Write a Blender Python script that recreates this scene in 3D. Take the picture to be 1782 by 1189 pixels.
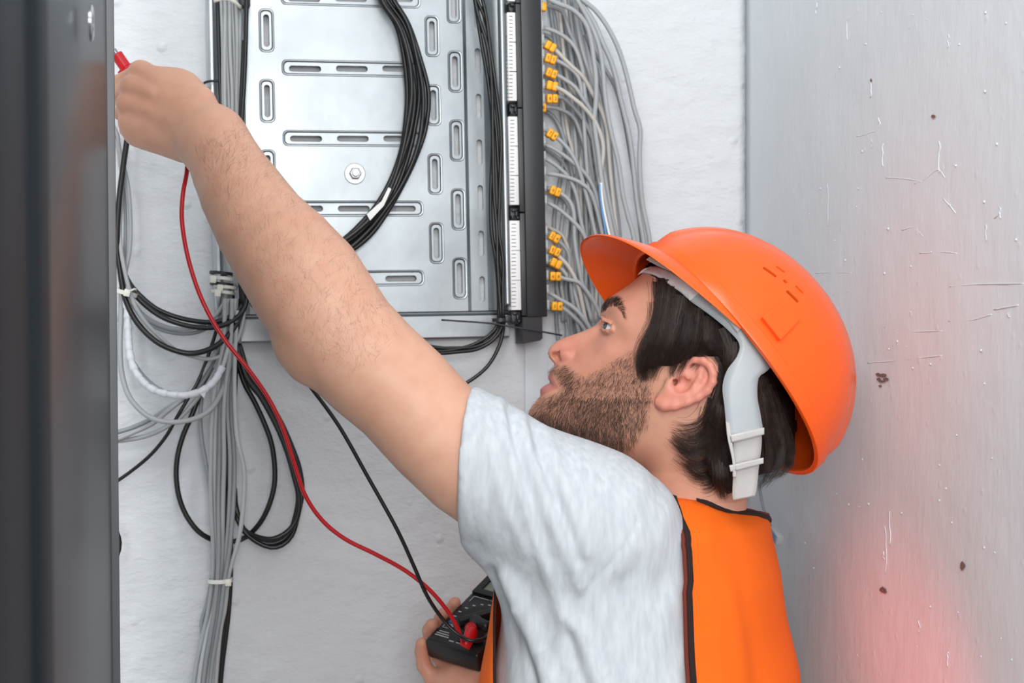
import bpy, bmesh, math, random
import numpy as np
from mathutils import Vector, Matrix, noise as mnoise
from mathutils.bvhtree import BVHTree
from mathutils.geometry import tessellate_polygon

for _o in list(bpy.data.objects):
    bpy.data.objects.remove(_o)
scene = bpy.context.scene
COL = scene.collection
random.seed(7)
RNG = np.random.default_rng(7)

# ------------------------------------------------------------------ camera
FPX, CX, CY, ZC = 2580.0, 891.0, 594.5, 1.55      # focal length and principal point in frame pixels
cam_d = bpy.data.cameras.new('camera')
cam = bpy.data.objects.new('camera', cam_d)
COL.objects.link(cam)
cam.location = (0, 0, ZC)
cam.rotation_euler = (math.pi / 2, 0, 0)
cam_d.sensor_width = 36.0
cam_d.lens = 36.0 * FPX / 1782.0
cam_d.clip_start = 0.02
cam_d.dof.use_dof = True
cam_d.dof.focus_distance = 1.44
cam_d.dof.aperture_fstop = 9.0
scene.camera = cam

# ------------------------------------------------------------------ world, lights, exposure
world = bpy.data.worlds.new('room_light')
scene.world = world
world.use_nodes = True
_bg = world.node_tree.nodes['Background']
_bg.inputs[0].default_value = (0.93, 0.97, 1.0, 1)
_bg.inputs[1].default_value = 0.61

def area_light(name, loc, target, sx, sy, watts, color=(1, 1, 1), spread=None):
    d = bpy.data.lights.new(name, 'AREA')
    d.shape = 'RECTANGLE'
    d.size, d.size_y, d.energy, d.color = sx, sy, watts, color
    if spread:
        d.spread = spread
    o = bpy.data.objects.new(name, d)
    COL.objects.link(o)
    o.location = loc
    o.rotation_euler = (Vector(target) - Vector(loc)).to_track_quat('-Z', 'Y').to_euler()
    return o

area_light('ceiling_lamp', (-0.30, 0.10, 2.75), (0.0, 1.75, 1.55), 1.1, 0.9, 23.5, (1.0, 1.0, 0.99))
area_light('added_front_fill', (0.10, -1.1, 1.95), (0.0, 1.5, 1.40), 1.0, 0.9, 34.0, (1.0, 0.985, 0.97))  # fill light added near the camera to brighten the arm and lower wall
_red = bpy.data.lights.new('added_red_spot', 'SPOT')  # invented red spot, added out of view to cast the pink glow
_red.energy, _red.color, _red.spot_size, _red.spot_blend, _red.shadow_soft_size = 7.5, (1.0, 0.08, 0.12), 0.42, 1.0, 0.03
_redo = bpy.data.objects.new('added_red_spot', _red)
COL.objects.link(_redo)
_redo.location = (0.05, 0.95, 1.0)
_redo.rotation_euler = (Vector((0.388, 1.43, 1.225)) - _redo.location).to_track_quat('-Z', 'Y').to_euler()

scene.view_settings.view_transform = 'Standard'
scene.view_settings.look = 'None'
scene.view_settings.gamma = 1.0
scene.view_settings.use_curve_mapping = False
scene.view_settings.exposure = 0.03

# ------------------------------------------------------------------ frames of reference
def P(px, py, y):
    """point at depth y on the line of sight of a frame pixel"""
    return np.array([(px - CX) / FPX * y, y, ZC - (py - CY) / FPX * y])

YAW = math.radians(12.5)
U = np.array([math.cos(YAW), math.sin(YAW), 0.0])      # along the back wall, to the right
N = np.array([math.sin(YAW), -math.cos(YAW), 0.0])     # out of the back wall, towards the room
A0 = np.array([-0.166, 1.78, ZC])                      # a point on the back wall
CAMP = np.array([0.0, 0.0, ZC])
CORNER_T = 0.4735                                      # corner of the two walls along U from A0
ZV = np.array([0, 0, 1.0])

def PW(px, py, out=0.0):
    d = np.array([(px - CX) / FPX, 1.0, -(py - CY) / FPX])
    t = ((A0 - CAMP) @ N + out) / (d @ N)
    return CAMP + d * t

def PR(px, py, out=0.0):
    """point on the right wall"""
    c = A0 + U * CORNER_T
    d = np.array([(px - CX) / FPX, 1.0, -(py - CY) / FPX])
    t = ((c - CAMP) @ (-U) + out) / (d @ (-U))
    return CAMP + d * t

def to_px(p):
    p = np.asarray(p, float)
    y = p[..., 1]
    return CX + p[..., 0] / y * FPX, CY - (p[..., 2] - ZC) / y * FPX

# ------------------------------------------------------------------ materials
def srgb(r, g, b):
    f = lambda c: ((c / 255 + 0.055) / 1.055) ** 2.4 if c > 10 else c / 255 / 12.92
    return (f(r), f(g), f(b), 1.0)

def mat(name, col, rough=0.5, metal=0.0, var=0.0, var_scale=30.0, bump=0.0, bump_scale=200.0, stretch=(1, 1, 1),
        spec=0.5, coat=0.0, trans=0.0, sss=0.0, emit=None, detail=4.0, col2=None, bump_dist=0.002):
    m = bpy.data.materials.new(name)
    m.use_nodes = True
    nt = m.node_tree
    b = nt.nodes['Principled BSDF']
    b.inputs['Base Color'].default_value = col
    b.inputs['Roughness'].default_value = rough
    b.inputs['Metallic'].default_value = metal
    b.inputs['Specular IOR Level'].default_value = spec
    b.inputs['Coat Weight'].default_value = coat
    b.inputs['Transmission Weight'].default_value = trans
    if sss:
        b.inputs['Subsurface Weight'].default_value = sss
        b.inputs['Subsurface Radius'].default_value = (1.0, 0.35, 0.2)
        b.inputs['Subsurface Scale'].default_value = 0.004
    tc = nt.nodes.new('ShaderNodeTexCoord')
    mp = nt.nodes.new('ShaderNodeMapping')
    mp.inputs['Scale'].default_value = stretch
    nt.links.new(tc.outputs['Object'], mp.inputs['Vector'])
    if var or col2:
        n = nt.nodes.new('ShaderNodeTexNoise')
        n.inputs['Scale'].default_value = var_scale
        n.inputs['Detail'].default_value = detail
        nt.links.new(mp.outputs[0], n.inputs['Vector'])
        r = nt.nodes.new('ShaderNodeValToRGB')
        r.color_ramp.elements[0].position, r.color_ramp.elements[1].position = 0.32, 0.68
        if col2 is None:
            r.color_ramp.elements[0].color = tuple(max(0, c * (1 - var)) for c in col[:3]) + (1,)
            r.color_ramp.elements[1].color = tuple(min(1, c * (1 + var)) for c in col[:3]) + (1,)
        else:
            r.color_ramp.elements[0].color, r.color_ramp.elements[1].color = col, col2
        nt.links.new(n.outputs['Fac'], r.inputs[0])
        nt.links.new(r.outputs[0], b.inputs['Base Color'])
    if bump:
        n2 = nt.nodes.new('ShaderNodeTexNoise')
        n2.inputs['Scale'].default_value = bump_scale
        n2.inputs['Detail'].default_value = 5
        nt.links.new(mp.outputs[0], n2.inputs['Vector'])
        bp = nt.nodes.new('ShaderNodeBump')
        bp.inputs['Strength'].default_value = bump
        bp.inputs['Distance'].default_value = bump_dist
        nt.links.new(n2.outputs['Fac'], bp.inputs['Height'])
        nt.links.new(bp.outputs[0], b.inputs['Normal'])
    return m

def wall_mat(name, col, scale, strength, stretch, pits):
    m = mat(name, col, 0.62, spec=0.3, var=0.03, var_scale=2.0)
    nt = m.node_tree
    b = nt.nodes['Principled BSDF']
    tc = nt.nodes.new('ShaderNodeTexCoord')
    mp = nt.nodes.new('ShaderNodeMapping')
    mp.inputs['Scale'].default_value = stretch
    nt.links.new(tc.outputs['Object'], mp.inputs['Vector'])
    n1 = nt.nodes.new('ShaderNodeTexNoise')
    n1.inputs['Scale'].default_value, n1.inputs['Detail'].default_value, n1.inputs['Roughness'].default_value = scale, 8, 0.62
    nt.links.new(mp.outputs[0], n1.inputs['Vector'])
    n2 = nt.nodes.new('ShaderNodeTexVoronoi')
    n2.inputs['Scale'].default_value = pits
    nt.links.new(tc.outputs['Object'], n2.inputs['Vector'])
    rmp = nt.nodes.new('ShaderNodeValToRGB')
    rmp.color_ramp.elements[0].position, rmp.color_ramp.elements[1].position = 0.04, 0.16
    rmp.color_ramp.elements[0].color, rmp.color_ramp.elements[1].color = (1, 1, 1, 1), (0.5, 0.5, 0.5, 1)
    nt.links.new(n2.outputs['Distance'], rmp.inputs[0])
    add = nt.nodes.new('ShaderNodeMath')
    add.operation = 'ADD'
    nt.links.new(n1.outputs['Fac'], add.inputs[0])
    nt.links.new(rmp.outputs[0], add.inputs[1])
    bp = nt.nodes.new('ShaderNodeBump')
    bp.inputs['Strength'].default_value, bp.inputs['Distance'].default_value = strength, 0.005
    nt.links.new(add.outputs[0], bp.inputs['Height'])
    nt.links.new(bp.outputs[0], b.inputs['Normal'])
    return m

M = {}
M['wall'] = wall_mat('painted_plaster', srgb(212, 216, 220), 34, 0.75, (1, 1, 1.7), 24)
M['wall_r'] = wall_mat('painted_wall', srgb(212, 218, 223), 70, 0.15, (1.5, 1.5, 0.5), 40)
M['floor'] = mat('concrete', srgb(150, 148, 145), 0.8, var=0.1, var_scale=6, bump=0.3)
M['zinc'] = mat('galvanised_steel', srgb(150, 156, 160), 0.38, 1.0, var=0.12, var_scale=14, bump=0.06, bump_scale=60)
M['zinc_dull'] = mat('dull_zinc', srgb(196, 202, 206), 0.36, 1.0, var=0.22, var_scale=40, stretch=(1, 1, 0.25), bump=0.1, bump_scale=90)
M['black_plastic'] = mat('black_plastic', srgb(30, 34, 38), 0.42, bump=0.05, bump_scale=600)
M['black_cable'] = mat('black_cable', srgb(20, 21, 23), 0.36, var=0.25, var_scale=60)
M['grey_cable'] = mat('grey_cable', srgb(160, 164, 167), 0.45, var=0.05, var_scale=25)
M['grey_cable2'] = mat('grey_cable_dark', srgb(140, 145, 149), 0.45, var=0.05, var_scale=25)
M['beige_cable'] = mat('beige_cable', srgb(184, 180, 174), 0.45, var=0.05, var_scale=25)
M['light_cable'] = mat('light_grey_cable', srgb(176, 180, 182), 0.45, var=0.04, var_scale=25)
M['white_tape'] = mat('white_tape', srgb(208, 212, 219), 0.45, var=0.05, var_scale=80, bump=0.3, bump_scale=150)
M['red_wire'] = mat('red_wire', srgb(186, 16, 28), 0.36)
M['red_plastic'] = mat('red_plastic', srgb(200, 20, 32), 0.35)
M['blue_wire'] = mat('blue_wire', srgb(90, 150, 205), 0.4)
M['white_plastic'] = mat('white_plastic', srgb(232, 234, 232), 0.4)
M['natural_nylon'] = mat('natural_nylon', srgb(222, 222, 214), 0.4, sss=0.1)
M['buckle'] = mat('translucent_buckle_plastic', srgb(196, 194, 192), 0.4, sss=0.1)
M['label_white'] = mat('label_white', srgb(238, 240, 240), 0.55)
M['ink'] = mat('black_ink', srgb(24, 24, 24), 0.6)
M['yellow'] = mat('yellow_sleeve', srgb(250, 176, 30), 0.4, var=0.05, var_scale=60)
M['clear'] = mat('clear_plug', srgb(214, 220, 222), 0.18, trans=0.35, spec=0.6)
M['gold'] = mat('gold_contacts', srgb(205, 170, 110), 0.3, 1.0)
M['cab'] = mat('dark_grey_coated_steel', srgb(62, 64, 68), 0.33, 0.15, var=0.05, var_scale=8, bump=0.03, bump_scale=900, spec=0.4)
M['cab_dark'] = mat('cabinet_frame_steel', srgb(26, 33, 40), 0.6, 0.0, spec=0.2)
M['cab_edge'] = mat('cabinet_edge_steel', srgb(112, 113, 116), 0.42, 0.4)
M['gap'] = mat('dark_gasket', srgb(14, 14, 15), 0.7)
M['chrome'] = mat('chrome', srgb(210, 212, 216), 0.15, 1.0)
M['steel_nut'] = mat('zinc_nut', srgb(158, 162, 165), 0.32, 1.0)
M['helmet'] = mat('orange_polyethylene', srgb(255, 98, 26), 0.27, spec=0.42, sss=0.12, bump=0.04, bump_scale=120)
M['helmet_in'] = M['helmet']
M['band_grey'] = mat('grey_headband_plastic', srgb(178, 184, 188), 0.38, sss=0.15)
M['sweat'] = mat('white_sweatband', srgb(226, 226, 226), 0.7, var=0.06, var_scale=120, bump=0.4, bump_scale=300)
M['shirt'] = mat('heather_grey_cotton', srgb(192, 198, 204), 0.9, spec=0.15, col2=srgb(209, 214, 219), var_scale=38, stretch=(5, 5, 1.0), bump=0.18, bump_scale=900, detail=7)
M['vest'] = mat('fluorescent_orange_polyester', srgb(255, 112, 28), 0.75, spec=0.2, var=0.03, var_scale=18, bump=0.12, bump_scale=1400)
M['binding'] = mat('dark_binding_tape', srgb(38, 22, 24), 0.85, bump=0.5, bump_scale=1500)
M['binding_mesh'] = mat('rust_mesh_tape', srgb(120, 46, 30), 0.85, bump=0.6, bump_scale=1500)
M['hair'] = mat('dark_brown_hair', srgb(52, 37, 31), 0.40, spec=0.5, var=0.3, var_scale=80)
M['hair_base'] = mat('dark_hair_mass', srgb(30, 21, 18), 0.75, spec=0.2, bump=0.6, bump_scale=220, stretch=(4, 4, 1))
M['beard'] = mat('brown_beard_hair', srgb(72, 52, 40), 0.5, var=0.35, var_scale=90)
M['fine_hair'] = mat('fine_body_hair', srgb(128, 94, 72), 0.5)
M['brow'] = mat('dark_brow_hair', srgb(40, 26, 22), 0.5)
M['eye_white'] = mat('eye_white', srgb(214, 214, 216), 0.12, spec=0.7, coat=0.6)
M['iris'] = mat('grey_blue_iris', srgb(52, 62, 74), 0.1, spec=0.8, coat=1.0, var=0.2, var_scale=400)
M['pupil'] = mat('pupil', srgb(6, 6, 7), 0.08, coat=1.0)
M['meter'] = mat('black_meter_plastic', srgb(22, 22, 23), 0.4, bump=0.04, bump_scale=800)
M['meter_face'] = mat('dark_meter_face', srgb(30, 31, 33), 0.45)
M['lcd'] = mat('grey_green_lcd', srgb(120, 130, 116), 0.25)
M['print'] = mat('pale_print', srgb(168, 174, 178), 0.6)
M['print_blue'] = mat('blue_print', srgb(40, 84, 140), 0.6)
M['trousers'] = mat('dark_work_trousers', srgb(52, 56, 66), 0.9, var=0.1, var_scale=40)
M['boot'] = mat('brown_leather', srgb(70, 50, 38), 0.5)

def skin_material():
    m = bpy.data.materials.new('skin')
    m.use_nodes = True
    nt = m.node_tree
    b = nt.nodes['Principled BSDF']
    b.inputs['Roughness'].default_value = 0.48
    b.inputs['Specular IOR Level'].default_value = 0.4
    b.inputs['Subsurface Weight'].default_value = 0.22
    b.inputs['Subsurface Radius'].default_value = (1.0, 0.35, 0.2)
    b.inputs['Subsurface Scale'].default_value = 0.006
    at = nt.nodes.new('ShaderNodeAttribute')
    at.attribute_name = 'tint'
    tc = nt.nodes.new('ShaderNodeTexCoord')
    n = nt.nodes.new('ShaderNodeTexNoise')
    n.inputs['Scale'].default_value, n.inputs['Detail'].default_value = 55, 6
    nt.links.new(tc.outputs['Object'], n.inputs['Vector'])
    r = nt.nodes.new('ShaderNodeValToRGB')
    r.color_ramp.elements[0].position, r.color_ramp.elements[1].position = 0.3, 0.7
    r.color_ramp.elements[0].color, r.color_ramp.elements[1].color = (0.93, 0.86, 0.84, 1), (1.0, 1.0, 1.0, 1)
    nt.links.new(n.outputs['Fac'], r.inputs[0])
    mx = nt.nodes.new('ShaderNodeMix')
    mx.data_type, mx.blend_type = 'RGBA', 'MULTIPLY'
    mx.inputs[0].default_value = 1.0
    nt.links.new(at.outputs['Color'], mx.inputs[6])
    nt.links.new(r.outputs[0], mx.inputs[7])
    nt.links.new(mx.outputs[2], b.inputs['Base Color'])
    n2 = nt.nodes.new('ShaderNodeTexNoise')
    n2.inputs['Scale'].default_value, n2.inputs['Detail'].default_value = 900, 4
    nt.links.new(tc.outputs['Object'], n2.inputs['Vector'])
    bp = nt.nodes.new('ShaderNodeBump')
    bp.inputs['Strength'].default_value, bp.inputs['Distance'].default_value = 0.12, 0.001
    nt.links.new(n2.outputs['Fac'], bp.inputs['Height'])
    nt.links.new(bp.outputs[0], b.inputs['Normal'])
    return m
M['skin'] = skin_material()

# ------------------------------------------------------------------ mesh helpers
class MB:
    """collects verts and faces in world space"""
    def __init__(s):
        s.v, s.f = [], []
    def add(s, verts, faces):
        o = len(s.v)
        s.v += [tuple(float(c) for c in v) for v in verts]
        s.f += [tuple(i + o for i in f) for f in faces]
        return s

def obj(name, mb, m, parent=None, smooth=True, origin=None, sharp=None):
    v = np.array(mb.v, float).reshape(-1, 3)
    if parent is not None:
        base = np.array(parent['_o'])
    elif origin is not None:
        base = np.array(origin, float)
    else:
        lo, hi = v.min(0), v.max(0)
        base = np.array([(lo[0] + hi[0]) / 2, (lo[1] + hi[1]) / 2, lo[2]])
    me = bpy.data.meshes.new(name)
    me.from_pydata([tuple(x) for x in (v - base)], [], mb.f)
    me.validate()
    if smooth:
        me.polygons.foreach_set('use_smooth', [True] * len(me.polygons))
    if sharp:
        me.set_sharp_from_angle(angle=math.radians(sharp))
    me.update()
    me.materials.append(m)
    o = bpy.data.objects.new(name, me)
    COL.objects.link(o)
    o['_o'] = [float(c) for c in base]
    if parent is not None:
        o.parent = parent
    else:
        o.location = base
    if parent is not None:
        o.location = (0, 0, 0)
    return o

def thing(name, label, cat, loc, group=None):
    o = bpy.data.objects.new(name, None)
    o.empty_display_size = 0.02
    COL.objects.link(o)
    o.location = tuple(float(c) for c in loc)
    o['_o'] = [float(c) for c in loc]
    return tag(o, label, cat, group)

def tag(o, label, cat, group=None, kind=None):
    o['label'], o['category'] = label, cat
    if group:
        o['group'] = group
    if kind:
        o['kind'] = kind
    return o

def catmull(pts, step=0.008):
    pts = [np.array(p, float) for p in pts]
    ext = [2 * pts[0] - pts[1]] + pts + [2 * pts[-1] - pts[-2]]
    out = []
    for i in range(1, len(ext) - 2):
        p0, p1, p2, p3 = ext[i - 1:i + 3]
        n = max(2, int(np.linalg.norm((p2 - p1)[:3]) / step))
        for k in range(n):
            t = k / n
            out.append(0.5 * ((2 * p1) + (-p0 + p2) * t + (2 * p0 - 5 * p1 + 4 * p2 - p3) * t * t + (-p0 + 3 * p1 - 3 * p2 + p3) * t ** 3))
    out.append(pts[-1])
    return np.array(out)

def tube(mb, pts, r, sides=10, caps=True, flat=1.0, r_list=None, up=None):
    pts = np.array(pts, float)
    n = len(pts)
    tan = np.gradient(pts, axis=0)
    tan /= np.linalg.norm(tan, axis=1)[:, None] + 1e-12
    ref = np.array([0, 1.0, 0]) if up is None else np.array(up, float)
    if abs(ref @ tan[0]) > 0.9:
        ref = np.array([1.0, 0, 0])
    a = ref - tan[0] * (ref @ tan[0])
    a /= np.linalg.norm(a)
    vs = []
    for i in range(n):
        a = a - tan[i] * (a @ tan[i])
        a /= np.linalg.norm(a) + 1e-12
        b = np.cross(tan[i], a)
        rr = r if r_list is None else r_list[i]
        for k in range(sides):
            th = 2 * math.pi * k / sides
            vs.append(pts[i] + a * math.cos(th) * rr * flat + b * math.sin(th) * rr)
    fs = []
    for i in range(n - 1):
        for k in range(sides):
            k2 = (k + 1) % sides
            fs.append((i * sides + k, i * sides + k2, (i + 1) * sides + k2, (i + 1) * sides + k))
    if caps:
        fs.append(tuple(range(sides - 1, -1, -1)))
        fs.append(tuple((n - 1) * sides + k for k in range(sides)))
    return mb.add(vs, fs)

def frame_box(mb, o, ex, ey, ez, bevel=0.0):
    """box from corner o along three edge vectors, edges chamfered by bevel (m)"""
    o, ex, ey, ez = (np.array(q, float) for q in (o, ex, ey, ez))
    bm = bmesh.new()
    vs = [bm.verts.new(o + ex * i + ey * j + ez * k) for i in (0, 1) for j in (0, 1) for k in (0, 1)]
    for q in ((0, 1, 3, 2), (4, 6, 7, 5), (0, 4, 5, 1), (2, 3, 7, 6), (0, 2, 6, 4), (1, 5, 7, 3)):
        bm.faces.new([vs[i] for i in q])
    bmesh.ops.recalc_face_normals(bm, faces=bm.faces)
    if bevel:
        bmesh.ops.bevel(bm, geom=bm.edges[:], offset=bevel, segments=2, affect='EDGES', profile=0.5)
    bm.verts.index_update()
    mb.add([v.co for v in bm.verts], [[v.index for v in f.verts] for f in bm.faces])
    bm.free()
    return mb

def prism(mb, poly, nvec, holes=()):
    """polygon (3-D points) with holes, extruded along nvec"""
    loops = [[Vector(p) for p in poly]] + [[Vector(p) for p in h] for h in holes]
    tri = tessellate_polygon(loops)
    flat = [p for l in loops for p in l]
    n = len(flat)
    nv = Vector(nvec)
    vs = flat + [p + nv for p in flat]
    fs = [tuple(t) for t in tri] + [tuple(i + n for i in reversed(t)) for t in tri]
    o = 0
    for l in loops:
        for i in range(len(l)):
            j = (i + 1) % len(l)
            fs.append((o + i, o + j, n + o + j, n + o + i))
        o += len(l)
    bm = bmesh.new()
    bv = [bm.verts.new(v) for v in vs]
    for f in fs:
        try:
            bm.faces.new([bv[i] for i in f])
        except ValueError:
            pass
    bmesh.ops.recalc_face_normals(bm, faces=bm.faces)
    bm.verts.index_update()
    mb.add([v.co for v in bm.verts], [[v.index for v in f.verts] for f in bm.faces])
    bm.free()
    return mb

def lathe(mb, centre, axis, prof, sides=20):
    """prof: (distance along axis, radius)"""
    c, ax = np.array(centre, float), np.array(axis, float)
    ax /= np.linalg.norm(ax)
    a = np.cross(ax, [0, 0, 1.0] if abs(ax[2]) < 0.9 else [1.0, 0, 0])
    a /= np.linalg.norm(a)
    b = np.cross(ax, a)
    vs = [c + ax * h + (a * math.cos(2 * math.pi * k / sides) + b * math.sin(2 * math.pi * k / sides)) * max(r, 1e-5) for h, r in prof for k in range(sides)]
    fs = []
    for i in range(len(prof) - 1):
        for k in range(sides):
            k2 = (k + 1) % sides
            fs.append((i * sides + k, i * sides + k2, (i + 1) * sides + k2, (i + 1) * sides + k))
    fs.append(tuple(range(sides - 1, -1, -1)))
    fs.append(tuple((len(prof) - 1) * sides + k for k in range(sides)))
    return mb.add(vs, fs)

def text_mesh(mb, s, o, ex, ey, size):
    """flat lettering with its lower-left corner at o"""
    cu = bpy.data.curves.new('lettering', 'FONT')
    cu.body, cu.size, cu.resolution_u = s, size, 2
    to = bpy.data.objects.new('lettering', cu)
    COL.objects.link(to)
    dg = bpy.context.evaluated_depsgraph_get()
    me = bpy.data.meshes.new_from_object(to.evaluated_get(dg))
    o, ex, ey = np.array(o), np.array(ex), np.array(ey)
    mb.add([o + ex * v.co.x + ey * v.co.y for v in me.vertices], [tuple(p.vertices) for p in me.polygons])
    bpy.data.objects.remove(to)
    bpy.data.curves.remove(cu)
    bpy.data.meshes.remove(me)
    return mb

# ------------------------------------------------------------------ implicit surfaces (for body and cloth)
class Field:
    """ordered list of blended primitives; negative inside"""
    def __init__(s):
        s.pr = []
    def cone(s, a, b, ra, rb, k=0.0, op='u', flat=1.0):
        a, b = np.array(a, float), np.array(b, float)
        c = (a + b) / 2
        R = np.linalg.norm(b - a) / 2 + max(ra, rb)
        def f(p):
            ba = b - a
            pa = p - a
            t = np.clip(pa @ ba / (ba @ ba + 1e-12), 0, 1)
            d = pa - t[:, None] * ba
            if flat != 1.0:
                d = d.copy()
                d[:, 1] /= flat
            return np.sqrt((d * d).sum(1)) - (ra + t * (rb - ra))
        s.pr.append((c, R, f, k, op))
    def chain(s, pts, k=0.0, flat=1.0):
        """pts: (xyz, radius)"""
        for (a, ra), (b, rb) in zip(pts[:-1], pts[1:]):
            s.cone(a, b, ra, rb, k, 'u', flat)
    def ell(s, c, axes, rad, k=0.0, op='u'):
        c = np.array(c, float)
        ax = np.array(axes, float)
        rad = np.array(rad, float)
        def f(p):
            q = (p - c) @ ax.T
            k0 = np.sqrt(((q / rad) ** 2).sum(1))
            k1 = np.sqrt(((q / rad ** 2) ** 2).sum(1)) + 1e-9
            return k0 * (k0 - 1) / k1
        s.pr.append((c, rad.max(), f, k, op))
    def raw(s, c, R, f, k=0.0, op='u'):
        s.pr.append((np.array(c, float), R, f, k, op))
    def sel(s, c, R, margin):
        return [q for q in s.pr if q[4] == 'clip' or np.linalg.norm(q[0] - c) - q[1] - R < margin + q[3]]
    @staticmethod
    def ev(prims, p):
        d = np.full(len(p), 0.2)
        for c, R, f, k, op in prims:
            e = f(p)
            if op == 'u':
                if k > 0:
                    h = np.maximum(k - np.abs(d - e), 0) / k
                    d = np.minimum(d, e) - h * h * k * 0.25
                else:
                    d = np.minimum(d, e)
            else:
                e = -e if op == 's' else e
                if k > 0:
                    h = np.maximum(k - np.abs(d - e), 0) / k
                    d = np.maximum(d, e) + h * h * k * 0.25
                else:
                    d = np.maximum(d, e)
        return d

CORN = np.array([(i, j, k) for i in (0, 1) for j in (0, 1) for k in (0, 1)])
EDG = [(a, b) for a in range(8) for b in range(a + 1, 8) if abs(CORN[a] - CORN[b]).sum() == 1]

def surface_nets(field, lo, hi, h, B=20):
    lo = np.array(lo, float)
    nb = np.ceil((np.array(hi) - lo) / (h * B)).astype(int)
    G = nb * B + 2
    ids, pos, quads = [], [], []
    g = np.arange(B + 1)
    gi = np.stack(np.meshgrid(g, g, g, indexing='ij'), -1).reshape(-1, 3)
    cells = np.stack(np.meshgrid(g[:-1], g[:-1], g[:-1], indexing='ij'), -1).reshape(-1, 3)
    half = h * B * math.sqrt(3) / 2
    key = lambda c: (c[:, 0] + 1) * (G[1] + 2) * (G[2] + 2) + (c[:, 1] + 1) * (G[2] + 2) + (c[:, 2] + 1)
    for bi in range(nb[0]):
        for bj in range(nb[1]):
            for bk in range(nb[2]):
                b0 = np.array([bi, bj, bk]) * B
                c = lo + (b0 + B / 2) * h
                pr = field.sel(c, half, 0.004)
                if not any(q[4] == 'u' for q in pr):
                    continue
                probe = c + (CORN - 0.5) * h * B
                dv = field.ev(pr, np.vstack([probe, c[None]]))
                if dv.min() > half * 1.15 or dv.max() < -half * 1.15:
                    continue
                D = field.ev(pr, lo + (b0 + gi) * h).reshape(B + 1, B + 1, B + 1)
                S = D < 0
                if S.all() or not S.any():
                    continue
                cs = np.stack([S[o[0]:B + o[0], o[1]:B + o[1], o[2]:B + o[2]] for o in CORN], -1).reshape(-1, 8)
                act = ~(cs.all(1) | ~cs.any(1))
                ac = cells[act]
                dv = np.stack([D[o[0]:B + o[0], o[1]:B + o[1], o[2]:B + o[2]] for o in CORN], -1).reshape(-1, 8)[act]
                sm = np.zeros((len(ac), 3))
                ct = np.zeros(len(ac))
                for a, b in EDG:
                    x = (dv[:, a] < 0) != (dv[:, b] < 0)
                    t = dv[:, a] / (dv[:, a] - dv[:, b] + 1e-20)
                    pt = CORN[a] + t[:, None] * (CORN[b] - CORN[a])
                    sm += np.where(x[:, None], pt, 0)
                    ct += x
                ids.append(key(ac + b0))
                pos.append(lo + (b0 + ac + sm / ct[:, None]) * h)
                for ax in range(3):
                    o1, o2 = (ax + 1) % 3, (ax + 2) % 3
                    s0 = [slice(0, B)] * 3
                    s1 = [slice(0, B)] * 3
                    s1[ax] = slice(1, B + 1)
                    x = S[tuple(s0)] != S[tuple(s1)]
                    ii = np.argwhere(x)
                    if not len(ii):
                        continue
                    ins = S[tuple(s0)][x]
                    e1, e2 = np.zeros(3, int), np.zeros(3, int)
                    e1[o1], e2[o2] = 1, 1
                    w = ii + b0
                    q = np.stack([key(w - e1 - e2), key(w - e2), key(w), key(w - e1)], 1)
                    q[~ins] = q[~ins][:, ::-1]
                    quads.append(q)
    ids, pos, quads = np.concatenate(ids), np.concatenate(pos), np.concatenate(quads)
    order = np.argsort(ids)
    sid = ids[order]
    loc = np.clip(np.searchsorted(sid, quads), 0, len(sid) - 1)
    ok = (sid[loc] == quads).all(1)
    return pos, order[loc[ok]]

def laplacian(v, q, it=2, lam=0.5, keep=None):
    n = len(v)
    e = np.concatenate([q[:, [0, 1]], q[:, [1, 2]], q[:, [2, 3]], q[:, [3, 0]]])
    deg = np.maximum(np.bincount(e.ravel(), minlength=n), 1)[:, None]
    for s in range(it):
        for l in (lam, -lam * 0.9):
            acc = np.zeros_like(v)
            for c in range(3):
                acc[:, c] = np.bincount(e[:, 0], weights=v[e[:, 1], c], minlength=n) + np.bincount(e[:, 1], weights=v[e[:, 0], c], minlength=n)
            v = v + l * (acc / deg - v)
    return v

def vnormals(v, q):
    n = np.cross(v[q[:, 2]] - v[q[:, 0]], v[q[:, 3]] - v[q[:, 1]])
    out = np.zeros_like(v)
    for k in range(4):
        for c in range(3):
            out[:, c] += np.bincount(q[:, k], weights=n[:, c], minlength=len(v))
    return out / (np.linalg.norm(out, axis=1)[:, None] + 1e-12)

def np_obj(name, v, q, m, parent, colours=None):
    base = np.array(parent['_o'])
    me = bpy.data.meshes.new(name)
    v = np.ascontiguousarray(v - base, dtype=np.float32)
    me.vertices.add(len(v))
    me.vertices.foreach_set('co', v.ravel())
    k = q.shape[1]
    me.loops.add(q.size)
    me.loops.foreach_set('vertex_index', np.ascontiguousarray(q, dtype=np.int32).ravel())
    me.polygons.add(len(q))
    me.polygons.foreach_set('loop_start', np.arange(0, q.size, k, dtype=np.int32))
    me.polygons.foreach_set('use_smooth', np.ones(len(q), dtype=bool))
    me.update(calc_edges=True)
    me.validate()
    if colours is not None:
        at = me.color_attributes.new('tint', 'FLOAT_COLOR', 'POINT')
        at.data.foreach_set('color', np.concatenate([colours, np.ones((len(v), 1))], 1).astype(np.float32).ravel())
    me.materials.append(m)
    o = bpy.data.objects.new(name, me)
    COL.objects.link(o)
    o['_o'] = [float(c) for c in base]
    o.parent = parent
    return o

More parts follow.
